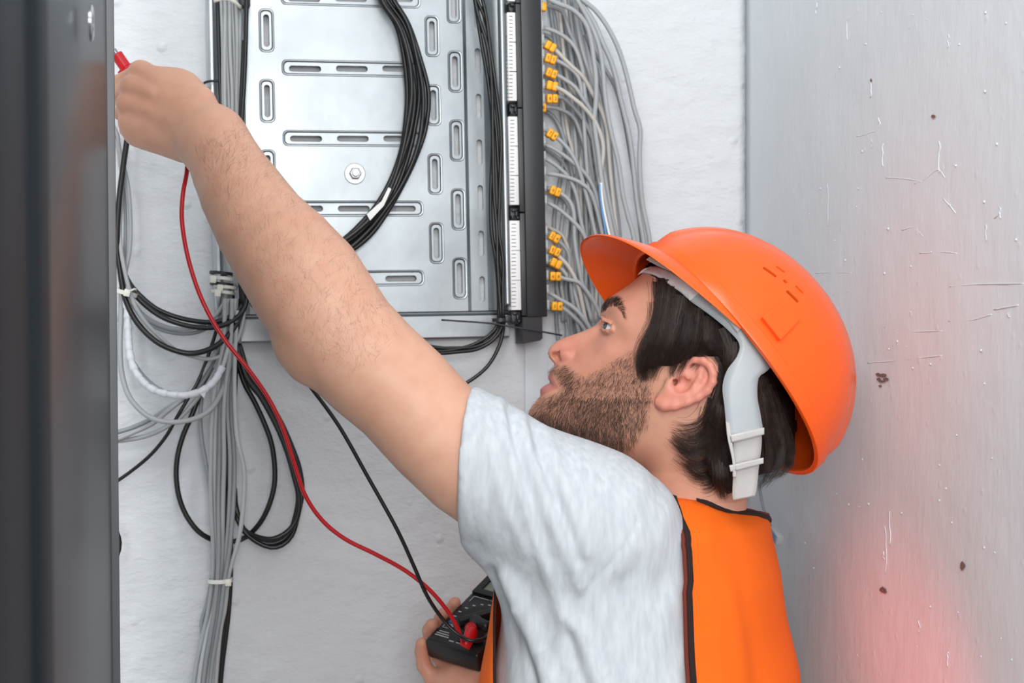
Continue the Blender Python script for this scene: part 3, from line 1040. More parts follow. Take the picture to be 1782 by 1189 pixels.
LONG = [
 ('outermost long grey cable arching down the right side of the cable fan', [(985, -30), (1014, 0), (1034, 16), (1053, 40), (1071, 73), (1084, 108), (1095, 150), (1104, 190), (1114, 225), (1113, 264), (1114, 310), (1118, 354), (1126, 394), (1131, 425), (1140, 520)], 4.2, 'grey_cable', 0.046),
 ('second long grey cable from the outside of the cable fan', [(980, -25), (1006, 0), (1022, 20), (1036, 44), (1049, 75), (1063, 106), (1073, 140), (1078, 165), (1086, 197), (1094, 231), (1099, 264), (1104, 310), (1107, 340), (1113, 381), (1120, 422), (1130, 520)], 4.5, 'grey_cable', 0.042),
 ('third long grey cable from the outside of the cable fan', [(985, -30), (1005, 1), (1020, 27), (1034, 56), (1044, 87), (1049, 121), (1052, 158), (1057, 197), (1065, 237), (1075, 278), (1080, 310), (1084, 340), (1094, 381), (1103, 415), (1115, 520)], 4.2, 'grey_cable', 0.048),
 ('long grey cable leaving the top of the fan and dropping straight down its middle', [(940, -14), (958, 0), (978, 9), (995, 16), (1011, 30), (1022, 47), (1029, 74), (1033, 102), (1037, 135), (1037, 177), (1034, 204), (1036, 231), (1041, 265), (1048, 320), (1060, 380), (1075, 450)], 4.3, 'grey_cable', 0.050),
 ('short diagonal grey cable crossing behind the outer cables of the fan', [(1018, 60), (1030, 84), (1041, 102), (1056, 125), (1070, 150), (1082, 190), (1092, 240), (1106, 330), (1118, 430)], 3.6, 'grey_cable2', 0.020),
]
for lb, pts, r, mm, out in LONG:
    cable('network_cable', lb, pts, r, M[mm], out, 'long network cables of the fan')
for k in range(22):
    x0 = 968 + 2.6 * k + random.uniform(-3, 3)
    pts = [(x0 - 16, -20 + 8 * (k % 3)), (x0, 60 + 25 * (k % 4)), (x0 + 12 + k * 1.2 + random.uniform(-8, 8), 190), (x0 + 14 + k * 2.0 + random.uniform(-8, 8), 320), (x0 + 10 + k * 2.4 + random.uniform(-5, 5), 420), (x0 + 8 + k * 2.6, 560)]
    if k % 3 == 0:
        pts = [(946, 60 + 22 * k), (962, 70 + 22 * k), (980 + random.uniform(-4, 8), 110 + 20 * k), (990 + random.uniform(-4, 8), 180 + 18 * k), (1000, 260 + 16 * k), (1010 + k, 640)]
        pts = [p for p in pts if p[1] < 642]
    cable('network_cable', 'grey network cable hanging in the dense middle of the cable fan', pts, 3.6, M[['grey_cable2', 'grey_cable', 'grey_cable2', 'beige_cable'][k % 4]], 0.008 + 0.0012 * (k % 9), 'cables deep in the fan')
for k in range(9):
    x0 = 966 + 8 * k
    pts = [(x0 + 22, 230 + 14 * (k % 4)), (x0 + 12 + random.uniform(-5, 5), 320), (x0 + random.uniform(-6, 6), 385 + 12 * (k % 4)), (x0 + 4 + random.uniform(-9, 9), 440), (x0 + random.uniform(-9, 9), 500), (x0 + 6 + random.uniform(-6, 6), 560), (x0 + 12, 640)]
    cable('network_cable', ['leftmost', 'second', 'third', 'fourth', 'fifth', 'sixth', 'seventh', 'eighth', 'rightmost'][k] + ' grey cable from the left hanging low in the fan beside the end bracket', pts, 3.7, M[['grey_cable2', 'grey_cable', 'light_cable'][k % 3]], 0.007 + 0.002 * (k % 4), 'cables low in the fan')
t = thing('stripped_wire_pair', 'beige cable stripped to a white and blue wire above the helmet peak', 'wire', PW(1046, 324, 0.05))
mb = MB(); tube(mb, catmull(wire_pts([(1046, 318), (1046, 330), (1050, 360), (1057, 394), (1062, 415), (1075, 470)], 0.052)), 2.4 * 1.8 / FPX, 8); obj('white_core', mb, M['white_plastic'], t)
mb = MB(); tube(mb, catmull(wire_pts([(1043.5, 320), (1044, 334), (1047, 362), (1052, 392), (1056, 415), (1068, 470)], 0.053)), 1.7 * 1.8 / FPX, 8); obj('blue_core', mb, M['blue_wire'], t)

# ---- black cables on the steel panel
LOOP = [(655, -50), (673, 0), (700, 44), (717, 101), (726, 162), (721, 219), (709, 269), (689, 320), (664, 364), (634, 400), (596, 430), (540, 460), (480, 480), (432, 505)]
offs = [(-13, 0.030), (-5, 0.036), (3, 0.030), (10, 0.037), (15, 0.031), (-8, 0.042)]
for k, (o_, out) in enumerate(offs):
    pts = []
    for j, (x, y) in enumerate(LOOP):
        spread = (0.75, 0.8, 0.85, 0.95, 1.2, 1.25, 1.1, 0.9, 0.75, 0.8, 0.8, 0.8, 0.6, 0.5)[j]
        # normal of the arc, pointing outward (right / down)
        nx, ny = (math.cos((j - 4) * 0.16), math.sin((j - 4) * 0.16))
        wv = 2.0 * math.sin(j * 1.3 + k * 2.1)
        pts.append((x + nx * (o_ * spread + wv), y + ny * (o_ * spread + wv), out + 0.003 * math.sin(j + k)))
    cable('black_cable', ['innermost', 'third innermost', 'middle', 'second outermost', 'outermost', 'second innermost'][k] + ' black cable of the bundle arching across the middle of the steel panel', pts, 4.2, M['black_cable'], group='arching black bundle on the steel panel')
mb = MB()
sq = [(638, 373), (664, 350), (676, 326), (681, 329), (668, 358), (644, 384)]
prism(mb, [PW(x, y, 0.05) for x, y in sq], N * 0.0004)
tag(obj('clear_label', mb, M['white_plastic'], smooth=False), 'small pale label stuck to the arching black bundle', 'label')
DN = [(822, -40), (829, 0), (838, 34), (848, 84), (855, 151), (861, 236), (862, 337), (863, 401), (866, 452), (870, 502), (872, 549)]
for k, o_ in enumerate((-6, -1, 4, 8)):
    wv = [3.0 * math.sin(j * 1.7 + k * 1.9) * (0.35 if j > 8 else 1) for j in range(len(DN))]
    pts = [(x + o_ * (1 if j < 9 else 0.55) + wv[j], y, 0.052 + 0.004 * (k % 2)) for j, (x, y) in enumerate(DN)]
    tail = [[(866, 566), (850, 585), (821, 601), (788, 609), (758, 611), (700, 602), (620, 612), (540, 596), (480, 560), (434, 520)],
            [(869, 568), (855, 590), (826, 604), (790, 606), (760, 605), (700, 594), (620, 604), (540, 590), (480, 556), (430, 512)],
            [(872, 572), (858, 592), (830, 608), (792, 613), (756, 615), (700, 608), (620, 620), (540, 602), (480, 565), (436, 526)],
            [(876, 572), (868, 604), (848, 638), (816, 664), (780, 680), (700, 690), (620, 670), (550, 630), (480, 572), (438, 530)]][k]
    pts += [(x, y, 0.05) for x, y in tail]
    lb = [w_ + ' black cable running down the threaded upright and curving left under the panel' for w_ in ('leftmost', 'second', 'third')] + ['black cable running down the threaded upright, its tail dropping lowest towards the sleeve']
    cable('black_cable', lb[k], pts, 3.4, M['black_cable'], group='black cables down the threaded upright')
def zip_tie(name, label, ring_c, rx, ry, axis, m, tail=None, head=None, band=0.0042, group=None):
    """band around a bundle: ring in the plane normal to axis, square head, optional tail"""
    t = thing(name, label, 'cable tie', ring_c, group)
    ax = np.array(axis, float); ax /= np.linalg.norm(ax)
    a = np.cross(ax, N); a /= np.linalg.norm(a)
    b = np.cross(a, ax)
    n = 28
    mb = MB()
    vs = []
    for k in range(n):
        th = 2 * math.pi * k / n
        d = a * math.cos(th) * rx + b * math.sin(th) * ry
        u = d / np.linalg.norm(d)
        for s, e in ((-.5, 0), (.5, 0), (.5, 0.0011), (-.5, 0.0011)):
            vs.append(np.array(ring_c) + d + ax * band * s + u * e)
    fs = []
    for k in range(n):
        k2 = (k + 1) % n
        for s in range(4):
            s2 = (s + 1) % 4
            fs.append((4 * k + s, 4 * k2 + s, 4 * k2 + s2, 4 * k + s2))
    mb.add(vs, fs)
    obj('band', mb, m, t, sharp=50)
    if head is not None:
        mb = MB()
        h = np.array(head)
        frame_box(mb, h - a * 0.0035 - ax * 0.004 - N * 0.002, a * 0.007, ax * 0.008, N * 0.005, 0.001)
        obj('head', mb, m, t, sharp=40)
    if tail is not None:
        mb = MB()
        tube(mb, catmull(tail, 0.006), 0.0012, 6, flat=0.6)
        obj('tail', mb, m, t)
    return t
zip_tie('cable_tie', 'black cable tie with long tails holding the cables under the threaded upright', PW(872, 557, 0.052), 0.0098, 0.008, PB, M['black_plastic'],
        [PW(768, 557, 0.060), PW(800, 559, 0.061), PW(855, 563, 0.062), PW(885, 568, 0.064), PW(935, 576, 0.066), PW(978, 584, 0.064)], PW(884, 556, 0.058))
# ================================================================== LEFT: CONDUIT, BUNDLES AND LOOPS
def conduit():
    t = thing('conduit', 'galvanised steel conduit fixed upright on the wall beside the grey bundle', 'conduit', PW(382, 548, 0.012))
    pts = [PW(366, -40, 0.014), PW(370, 180, 0.014), PW(377.5, 400, 0.014), PW(382, 546, 0.014)]
    mb = MB(); tube(mb, catmull(pts, 0.02), 8.6 * 1.73 / FPX, 18); obj('pipe', mb, M['zinc_dull'], t)
conduit()
cable('black_cable', 'thin black cable hugging the right side of the conduit', [(376, -30), (378, 0), (381, 100), (384, 180), (390, 300), (398, 430), (405, 520)], 3.8, M['black_cable'], 0.026)
for k in range(7):
    x0 = 386 + 5.1 * k
    wv = lambda j: 1.6 * math.sin(j * 1.9 + k * 1.3)
    pts = [(x0 - 3, -30), (x0 - 1 + wv(0), 10), (x0 + wv(1), 90), (x0 + 1.5 + wv(2), 170), (x0 + 2 + wv(3), 260), (x0 + 3, 380), (x0 * 0.45 + 224, 470), (x0 * 0.5 + 208, 500)]
    cable('light_cable', ['leftmost', 'second', 'third', 'fourth', 'fifth', 'sixth', 'rightmost'][k] + ' pale grey cable in the upright bundle right of the conduit', pts, 3.3, M['light_cable'], 0.026 + 0.004 * (k % 2), 'upright pale grey bundle by the conduit')
cable('black_cable', 'black cable hanging along the right side of the pale grey bundle', [(430, -30), (429, 0), (427.5, 76), (424.5, 151), (420.5, 215), (418, 320), (420, 430), (424, 530)], 4.0, M['black_cable'], 0.046)
cable('black_cable', 'black cable tucked behind the right edge of the pale grey bundle', [(424, 70), (420, 150), (418, 215), (415, 330), (416, 440), (420, 540)], 3.0, M['black_cable'], 0.036)
mb = MB(); frame_box(mb, PW(415, 16, 0.026), U * 0.013, N * 0.016, ZV * 0.012, 0.002)
tag(obj('cable_clip', mb, M['black_plastic'], sharp=40), 'small black clip beside the top of the pale grey bundle', 'clip')
mb = MB(); tube(mb, catmull([PW(372, 2, 0.045), PW(392, -3, 0.05), PW(408, 3, 0.048), PW(420, 14, 0.04)], 0.004), 0.0022, 6, flat=0.4)
tag(obj('cable_tie', mb, M['natural_nylon']), 'white nylon tie across the top of the pale grey bundle', 'cable tie')
mb = MB(); tube(mb, catmull([PW(381, 141, 0.032), PW(368, 141, 0.031), PW(356, 144, 0.028), PW(353, 150, 0.026), PW(358, 154, 0.022), PW(364, 152, 0.014)], 0.003), 0.0016, 6, flat=0.55)
tag(obj('cable_tie', mb, M['black_plastic']), 'black tie with an open loop round the conduit above the forearm', 'cable tie')
# ties where the bundle leaves the conduit
for lb, x, y, m, hx in [('upper black tie strapping cables to the conduit foot', 385, 476, 'black_plastic', 368), ('upper white tie at the conduit foot', 386, 485, 'natural_nylon', 371),
                        ('lower black tie strapping cables to the conduit foot', 386, 495, 'black_plastic', 368), ('large lower white tie at the conduit foot', 392, 500, 'natural_nylon', 383), ('small lowest white tie at the conduit foot', 388, 509, 'natural_nylon', 379)]:
    zip_tie('cable_tie', lb, PW(x, y, 0.028), 0.0125, 0.017, PB * 1.0 + PA * 0.12, M[m], None, PW(hx, y + 1.5, 0.047) if 'nylon' in m else None, 0.0036)

# ---- loops between cabinet and conduit (x, y[, out])
L = [
 ('black_cable', 'thick black cable looping from behind the cabinet to below the conduit', [(190, 130, .06), (212, 180, .06), (222, 225, .06), (215, 285, .06), (207, 350, .06), (203.5, 420, .06), (208, 465, .06), (218, 520, .062), (239, 562, .066), (271, 594, .07), (307, 611, .07), (337, 615, .07), (367, 607, .064), (392, 589, .056), (413, 562, .05), (425, 528, .045), (428, 490, .04)], 5.0, 'black_cable'),
 ('grey_cable', 'grey cable following under the thick black loop beside the cabinet', [(160, 190, .05), (198, 240, .05), (212, 300, .05), (209, 400, .055), (213, 450, .066), (228, 514, .07), (243, 546, .07), (269, 578, .068), (307, 610, .062), (342, 622, .06), (367, 625, .058), (392, 615, .054), (414, 590, .05), (424, 550, .046), (426, 510, .04)], 3.6, 'grey_cable'),
 ('grey_cable', 'grey cable dropping beside the cabinet above the white tie', [(150, 150, .05), (200, 225, .05), (207, 258, .05), (222, 320, .052), (227, 390, .054), (225, 438, .056), (219, 470, .056), (213, 520, .05), (210, 560, .048)], 3.8, 'grey_cable'),
 ('grey_cable', 'second grey cable dropping close along the cabinet edge', [(145, 160, .04), (199, 238, .04), (210, 290, .045), (217, 350, .046), (218, 420, .046), (213, 490, .046), (208, 560, .044)], 3.4, 'grey_cable2'),
 ('black_cable', 'upper black cable of the pair sagging from the white tie to the conduit', [(214, 470, .04), (226, 494, .046), (243, 514, .052), (271, 537, .056), (307, 552, .058), (347, 560, .056), (378, 560, .052), (404, 549, .048), (424, 526, .044), (430, 490, .04)], 4.6, 'black_cable'),
 ('black_cable', 'lower black cable of the pair sagging from the white tie to the conduit', [(216, 478, .05), (228, 503, .054), (246, 525, .06), (275, 548, .064), (307, 562, .066), (345, 570, .064), (377, 569, .06), (405, 558, .054), (426, 535, .048), (432, 495, .042)], 4.6, 'black_cable'),
 ('grey_cable', 'upper grey cable sagging below the black pair', [(222, 512, .036), (246, 545, .04), (271, 562, .044), (301, 572, .046), (332, 572, .046), (358, 562, .044), (381, 543, .04), (392, 521, .036), (398, 498, .03)], 3.9, 'grey_cable'),
 ('grey_cable', 'lower grey cable sagging below the black pair', [(224, 520, .03), (250, 556, .034), (276, 572, .038), (306, 580, .04), (334, 580, .04), (362, 570, .038), (388, 549, .034), (400, 520, .03), (405, 496, .028)], 3.9, 'grey_cable2'),
 ('grey_cable', 'wide grey cable loop hanging lowest beside the cabinet', [(211, 500, .05), (210.6, 551, .052), (209, 592, .056), (209.5, 627, .06), (213, 655, .062), (222, 685, .066), (239, 709, .07), (264, 728, .074), (297, 735, .076), (332, 731, .072), (360, 718, .066), (378, 697, .06), (392, 664, .054), (402, 620, .048), (408, 560, .04)], 4.6, 'grey_cable'),
 ('grey_cable', 'grey cable curving behind the white wrapped cable', [(232, 630, .03), (250, 655, .034), (275, 676, .038), (305, 686, .04), (330, 682, .04), (352, 668, .036), (370, 640, .03)], 3.4, 'grey_cable2'),
 ('grey_cable', 'top one of three grey cables running into the cabinet low down', [(140, 770, .04), (194, 754, .04), (206, 752, .04), (234, 743, .04), (266, 728, .042), (300, 706, .044), (327, 690, .044), (352, 665, .04), (380, 610, .034), (395, 560, .03)], 4.2, 'grey_cable2'),
 ('grey_cable', 'middle one of three grey cables running into the cabinet low down', [(140, 790, .05), (194, 769, .052), (206, 764, .052), (234, 752, .052), (266, 737, .05), (291, 716, .05), (320, 692, .048), (350, 655, .044), (378, 610, .04)], 4.4, 'grey_cable'),
 ('grey_cable', 'lowest one of three grey cables running into the cabinet low down', [(140, 776, .046), (194, 768, .046), (212, 767, .046), (251, 760, .046), (281, 748, .048), (312, 728, .048), (338, 700, .046), (365, 663, .042), (392, 610, .036)], 4.2, 'grey_cable'),
 ('black_cable', 'thin black cable running down left into the cabinet', [(140, 868, .03), (194, 842, .03), (206, 836, .03), (234, 816, .034), (264, 790, .04), (290, 758, .046), (307, 728, .05), (327, 694, .05), (348, 657, .046), (372, 590, .036), (384, 545, .03)], 3.2, 'black_cable'),
 ('black_cable', 'black cable making the left-hand teardrop loop around the grey bundle', [(392, 580, .03), (365, 640, .036), (344, 696, .04), (332, 727, .042), (319, 757, .042), (309.5, 791, .042), (306.5, 827, .042), (311.5, 865, .042), (324, 897, .042), (344, 924, .042), (368, 939, .036), (395, 944, .026), (420, 939, .022), (438, 927, .026), (458, 902, .032), (473, 865, .034), (478.5, 827, .034), (473.5, 777, .034), (460.5, 738, .034), (443, 700, .034), (424, 664, .034), (413, 620, .03), (408, 560, .03)], 4.6, 'black_cable'),
 ('black_cable', 'inner black cable of the right-hand teardrop loops', [(412, 600, .04), (428, 655, .042), (453, 690, .042), (478, 735, .042), (498, 782, .042), (511, 827, .042), (520, 865, .042), (518, 898, .042), (503, 923, .042), (476, 938, .042), (448, 935, .036), (425, 922, .028), (412, 895, .024), (408, 850, .022)], 4.6, 'black_cable'),
 ('black_cable', 'outer black cable of the right-hand teardrop loops', [(416, 598, .032), (434, 652, .034), (462, 690, .034), (489, 735, .034), (509, 780, .034), (521, 815, .034), (526, 855, .034), (518, 900, .036), (508, 932, .036), (491, 949, .036), (471, 953, .036), (448, 944, .034), (425, 925, .03), (408, 895, .026)], 4.4, 'black_cable'),
 ('black_cable', 'black cable lying between the two right-hand teardrop loops', [(410, 604, .03), (430, 660, .03), (457, 695, .03), (484, 740, .03), (504, 790, .03), (515, 835, .03), (519, 870, .03), (513, 903, .032), (503, 929, .032), (486, 943, .032), (465, 946, .032), (440, 936, .03), (420, 914, .026), (408, 870, .022)], 4.6, 'black_cable'),
 ('black_cable', 'black cable dropping out of sight beside the lower cabinet edge', [(130, 850, .04), (190, 905, .05), (203, 925, .05), (208.5, 945, .05), (204, 968, .05), (190, 990, .05), (130, 1040, .04)], 3.8, 'black_cable'),
]
for nm, lb, pts, r, mm in L:
    cable(nm, lb, pts, r, M[mm])

# white wrapped cable
def wrapped():
    pts = [(219, 520, .06), (222, 546, .06), (223, 577, .064), (226, 615, .07), (236, 647, .076), (258.6, 673, .08), (286, 685, .082), (322, 688, .08), (352, 680, .076), (373, 663, .07), (387, 639, .064)]
    c = catmull(wire_pts(pts), 0.0016)
    t = thing('wrapped_cable', 'cable wrapped in white spiral tape looping in front of the grey cables', 'cable', c[len(c) // 2])
    mb = MB()
    n = len(c)
    rl = []
    for i in range(n):
        ph = (i * 0.0016 / 0.011) % 1.0
        rl.append((5.3 + 1.9 * ph + 0.4 * math.sin(i * 0.7)) * 1.66 / FPX)
    tube(mb, c, 0, 14, r_list=rl)
    obj('tape_wrap', mb, M['white_tape'], t)
    mb = MB()
    cc = catmull(wire_pts([(386, 642, .064), (391, 628, .062), (398, 600, .055), (404, 560, .045)]), 0.005)
    tube(mb, cc, 3.6 * 1.66 / FPX, 10)
    obj('cord', mb, M['light_cable'], t)
    d = c[-12]
    mb = MB()
    k = int(n * 0.80)
    prism(mb, [c[k] + ZV * -0.002 + N * .0045, c[k + 5] + ZV * -0.004 + N * .004, c[k + 2] + ZV * -0.0085 + N * .004 + U * .002], N * 0.0004)
    obj('tape_flap', mb, M['white_tape'], t, smooth=False)
wrapped()
zip_tie('cable_tie', 'white tie gathering cables at the cabinet edge above the wrapped cable', PW(217, 510, 0.056), 0.0135, 0.016, PB * 1 + PA * 0.28, M['natural_nylon'], [PW(222, 509, .075), PW(234, 503, .074), PW(237, 505, .07)], PW(221, 510, 0.076), 0.0046)

# ---- the big grey bundle
top = [373, 379, 385, 391, 397, 403, 409]
YS = [520, 600, 700, 801, 877, 952, 1008, 1066, 1110, 1189, 1420]
BX = [
 [392, 388, 371, 367, 367, 371, 370, 362, 352, 337, 310],
 [396, 392, 378, 374, 373, 376, 374, 368, 359, 346, 322],
 [400, 396, 384, 382, 380, 381, 379, 373, 366, 354, 332],
 [404, 401, 390, 390, 388, 387, 384, 379, 372, 361, 341],
 [408, 405, 397, 401, 399, 394, 388, 383, 377, 368, 350],
 [411, 409, 402, 408, 406, 400, 391, 384, 377, 366, 346],
]
for k, xs in enumerate(BX):
    pts = [(x, y, 0.052 + 0.006 * math.sin(k * 2.1 + j * 0.6) - (0.008 if k in (1, 4) else 0)) for j, (x, y) in enumerate(zip(xs, YS))]
    cable('grey_cable', ['leftmost', 'second', 'third', 'fourth', 'fifth', 'rightmost'][k] + ' grey cable from the left in the thick bundle hanging below the conduit', pts, 3.9, M[['grey_cable', 'light_cable', 'grey_cable2'][k % 3]], group='thick grey bundle below the conduit')
cable('grey_cable', 'grey cable bowing out on the right of the thick bundle', [(412, 540, .05), (408, 640, .052), (409, 710, .056), (413, 763, .06), (423, 806, .06), (425.5, 839, .06), (422, 895, .06), (415, 940, .058), (403, 982, .056), (397, 1006, .054), (391, 1060, .05), (380, 1130, .046), (358, 1420, .04)], 4.0, M['light_cable'])
cable('grey_cable', 'grey cable bowing out on the left of the thick bundle', [(362, 640, .036), (350, 700, .038), (349.5, 751, .04), (357, 801, .042), (364, 838, .042), (369, 900, .04), (371, 1000, .036)], 3.6, M['grey_cable2'])
cable('grey_cable', 'grey cable with a small bulge left of the lowest white tie', [(370, 1000, .04), (360, 1050, .04), (351.5, 1080, .04), (351.5, 1100, .04), (358, 1115, .04), (350, 1160, .036), (326, 1420, .03)], 3.6, M['grey_cable2'])
for k in range(4):
    xs = [415 - k * 5, 412 - k * 4, 408 - k * 6, 400 - k * 4, 402 - k * 3, 402 - k * 3.4, 401.5 - k * 4.2, 398 - k * 4.4, 393 - k * 4.6, 384 - k * 4.6, 366 - k * 4.6]
    pts = [(x, y, 0.034 + 0.003 * (k % 2)) for x, y in zip(xs, YS)]
    cable('black_cable', ['rightmost', 'second', 'third', 'leftmost'][k] + ' black cable from the right running down behind the thick grey bundle', pts, 4.0, M['black_cable'], group='black cables behind the grey bundle')
zip_tie('cable_tie', 'white tie round the thick grey bundle near the bottom of the view', PW(383, 1010, 0.048), 0.0128, 0.013, PB, M['natural_nylon'], None, PW(397, 1014, 0.060), 0.0046)
# loose plug on a cable at the right wall
t = thing('loose_plug', 'clear plug on a grey cable hanging by the wall behind the vest shoulder', 'plug', PR(1352, 935, 0.02))
mb = MB(); tube(mb, catmull([PR(1318, 800, .012), PR(1322, 850, .012), PR(1330, 890, .012), PR(1341, 915, .014)], 0.006), 2.6 * 1.7 / FPX, 8); obj('cord', mb, M['grey_cable2'], t)
mb = MB(); q = PR(1346, 925, 0.016); ex = N * 0.9 - ZV * 0.42; ex /= np.linalg.norm(ex); ey = np.cross(-U, ex)
frame_box(mb, q - ey * 0.006 - (-U) * 0.004, ex * 0.021, ey * 0.012, -U * 0.008, 0.0008); obj('plug_body', mb, M['clear'], t, sharp=40)
mb = MB()
for s in range(4):
    frame_box(mb, q + ex * 0.006 - ey * (0.0045 - 0.0026 * s) + (-U) * 0.0041, ex * 0.012, ey * 0.0012, -U * 0.0005)
g = obj('wire_cores', mb, M['blue_wire'], t, smooth=False); g['kind'] = 'stuff'
# pale plaster lump behind the neck strap
# ================================================================== THE WORKER
HD = 1.48                                            # depth of the head's middle plane
SPX = HD / FPX                                       # metres per pixel there
HC = P(1180, 620, HD)
EL = CAMP - HC; EL[2] = 0; EL /= np.linalg.norm(EL)  # his left, towards the camera
EX = np.cross(EL, ZV) * -1.0                         # to the right in view
if EX[0] < 0:
    EX = -EX
def HW(px, py, w=0.0):
    """head frame: profile pixel and sideways distance in mm"""
    return HC + EX * (px - 1180) * SPX + ZV * (620 - py) * SPX + EL * w * 0.001
def head_coords(p):
    q = p - HC
    return 1180 + q @ EX / SPX, 620 - q[..., 2] / SPX, q @ EL

# --- profile of the head (frame pixels) and half-widths (mm): thin-plate surface of width squared
PROFILE = [(1091, 499), (1078, 507), (1065, 516), (1055, 525), (1048.5, 534), (1045, 544), (1045, 551), (1042, 560), (1033, 568), (1020, 574), (1001, 581), (985, 586.5), (973, 591.5), (962, 598.5), (955, 606.5),
           (952.2, 614.5), (955, 623.5), (961, 630.5), (965, 635.5), (961, 642), (956, 648.5), (953.3, 654.5), (953.3, 661), (957.5, 666.5), (953, 669.5), (943, 674.5), (938.5, 680.5), (940, 686.5), (938.5, 692), (931, 701),
           (922, 712), (918.5, 722), (922, 733), (934, 745), (957, 757), (995, 772), (1040, 792), (1085, 812), (1140, 822), (1200, 822), (1260, 815), (1310, 795), (1345, 755),
           (1362, 700), (1368, 640), (1362, 570), (1335, 505), (1290, 463), (1230, 447), (1170, 452), (1125, 472)]
WIDE = [  # (px, py, half-width mm)
 (1100, 512, 36), (1120, 530, 54), (1150, 540, 63), (1105, 550, 55), (1130, 575, 64), (1165, 590, 70), (1200, 590, 73), (1260, 600, 74), (1310, 620, 62), (1200, 530, 66), (1260, 520, 58), (1150, 495, 50), (1320, 560, 48), (1300, 690, 62), (1250, 680, 72), (1330, 720, 44), (1200, 650, 72), (1150, 640, 69), (1160, 700, 66), (1210, 720, 66), (1260, 750, 58), (1310, 760, 42),
 # brow and eye
 (1058, 534, 20), (1066, 534, 32), (1076, 536, 42), (1090, 546, 51), (1053, 545, 18), (1059, 549, 27), (1067, 552, 38), (1080, 560, 49), (1052, 556, 14), (1057, 560, 25), (1064, 563, 36), (1074, 570, 44.5), (1090, 572, 54),
 (1048, 563, 10), (1052, 569, 15), (1057, 573, 25), (1063, 577, 35), (1072, 583, 44), (1084, 590, 51), (1105, 600, 60),
 (1051, 579, 20), (1057, 582, 30), (1064, 585, 38.5), (1054, 551, 21),
 # nose
 (1034, 574, 8), (1036, 582, 12.5), (1040, 588, 18), (1020, 580, 7.5), (1022, 588, 12), (1026, 597, 18), (1032, 606, 28), (1002, 588, 8), (1005, 597, 11.5), (1010, 606, 17), (1018, 616, 27), (986, 594, 8.5), (988, 603, 11.5), (992, 610, 14.5), (972, 600, 9), (974, 608, 11), (963, 608, 8.5), (961, 616, 8.5), (966, 614, 10.5),
 (978, 617, 14.5), (985, 618, 17), (992, 619, 18), (998, 619, 17.5), (1003, 621, 19), (1009, 623, 25), (966, 625, 8), (974, 626, 11.5), (982, 628, 15), (990, 628, 17), (998, 628, 20),
 # upper lip, lips, chin
 (972, 636, 13), (982, 638, 19), (966, 645, 13), (973, 649, 19), (985, 650, 25.5), (1000, 645, 32), (961, 655, 13), (967, 659, 19.5), (975, 663, 24.5), (960, 664, 14.5), (966, 669, 21), (972, 673, 24.5), (985, 668, 29),
 (955, 674, 15), (961, 677, 20), (948, 681, 14), (955, 683, 19), (966, 684, 24.5), (949, 690, 15.5), (958, 693, 21.5), (945, 701, 17), (957, 705, 24), (934, 712, 15), (946, 716, 23), (962, 718, 29.5), (932, 728, 14), (948, 734, 21), (970, 742, 27.5), (985, 700, 34), (1000, 725, 39), (1000, 752, 30),
 # cheeks and jaw
 (1040, 625, 43), (1060, 605, 48), (1085, 620, 57), (1020, 645, 39), (1045, 660, 48), (1075, 650, 56), (1110, 640, 63), (1005, 670, 36), (1020, 690, 43), (1050, 700, 51), (1090, 690, 59), (1120, 680, 62), (1035, 730, 47), (1070, 740, 53), (1105, 735, 57), (1050, 765, 42), (1090, 775, 47), (1140, 740, 58), (1150, 780, 48), (1200, 780, 50), (1250, 790, 40),
]
def build_map():
    pr = np.array(PROFILE, float)
    # densify the outline
    nxt = np.roll(pr, -1, 0)
    pts = []
    for a, b in zip(pr, nxt):
        n = max(1, int(np.hypot(*(b - a)) / 16))
        for k in range(n):
            pts.append(a + (b - a) * k / n)
    pts = np.array(pts)
    w = np.array(WIDE, float)
    X = np.vstack([pts, w[:, :2]]) / 100.0
    Y = np.concatenate([np.zeros(len(pts)), (w[:, 2] / 10) ** 2])
    n = len(X)
    def phi(r2):
        return 0.5 * r2 * np.log(r2 + 1e-12)
    d2 = ((X[:, None] - X[None]) ** 2).sum(-1)
    K = phi(d2) + np.eye(n) * 2e-4
    Pm = np.hstack([np.ones((n, 1)), X])
    Amat = np.zeros((n + 3, n + 3))
    Amat[:n, :n], Amat[:n, n:], Amat[n:, :n] = K, Pm, Pm.T
    sol = np.linalg.solve(Amat, np.concatenate([Y, np.zeros(3)]))
    gx = np.arange(890, 1400, 1.5)
    gy = np.arange(430, 850, 1.5)
    GX, GY = np.meshgrid(gx, gy, indexing='ij')
    Q = np.stack([GX.ravel(), GY.ravel()], 1) / 100.0
    out = np.zeros(len(Q))
    for i in range(0, len(Q), 20000):
        q = Q[i:i + 20000]
        dd = ((q[:, None] - X[None]) ** 2).sum(-1)
        out[i:i + 20000] = phi(dd) @ sol[:n] + sol[n] + q @ sol[n + 1:]
    out = out.reshape(GX.shape) * 100.0          # mm^2
    sd = poly_sd(GX, GY, PROFILE) * SPX * 1000    # mm
    out = np.where(sd < 0, np.maximum(out, -sd * 4.0), -sd * 18.0)
    return gx, gy, out
MAPX, MAPY, W2 = build_map()
def w2_at(px, py):
    fx = np.clip((px - MAPX[0]) / 1.5, 0, len(MAPX) - 1.001)
    fy = np.clip((py - MAPY[0]) / 1.5, 0, len(MAPY) - 1.001)
    i, j = fx.astype(int), fy.astype(int)
    a, b = fx - i, fy - j
    return (W2[i, j] * (1 - a) + W2[i + 1, j] * a) * (1 - b) + (W2[i, j + 1] * (1 - a) + W2[i + 1, j + 1] * a) * b
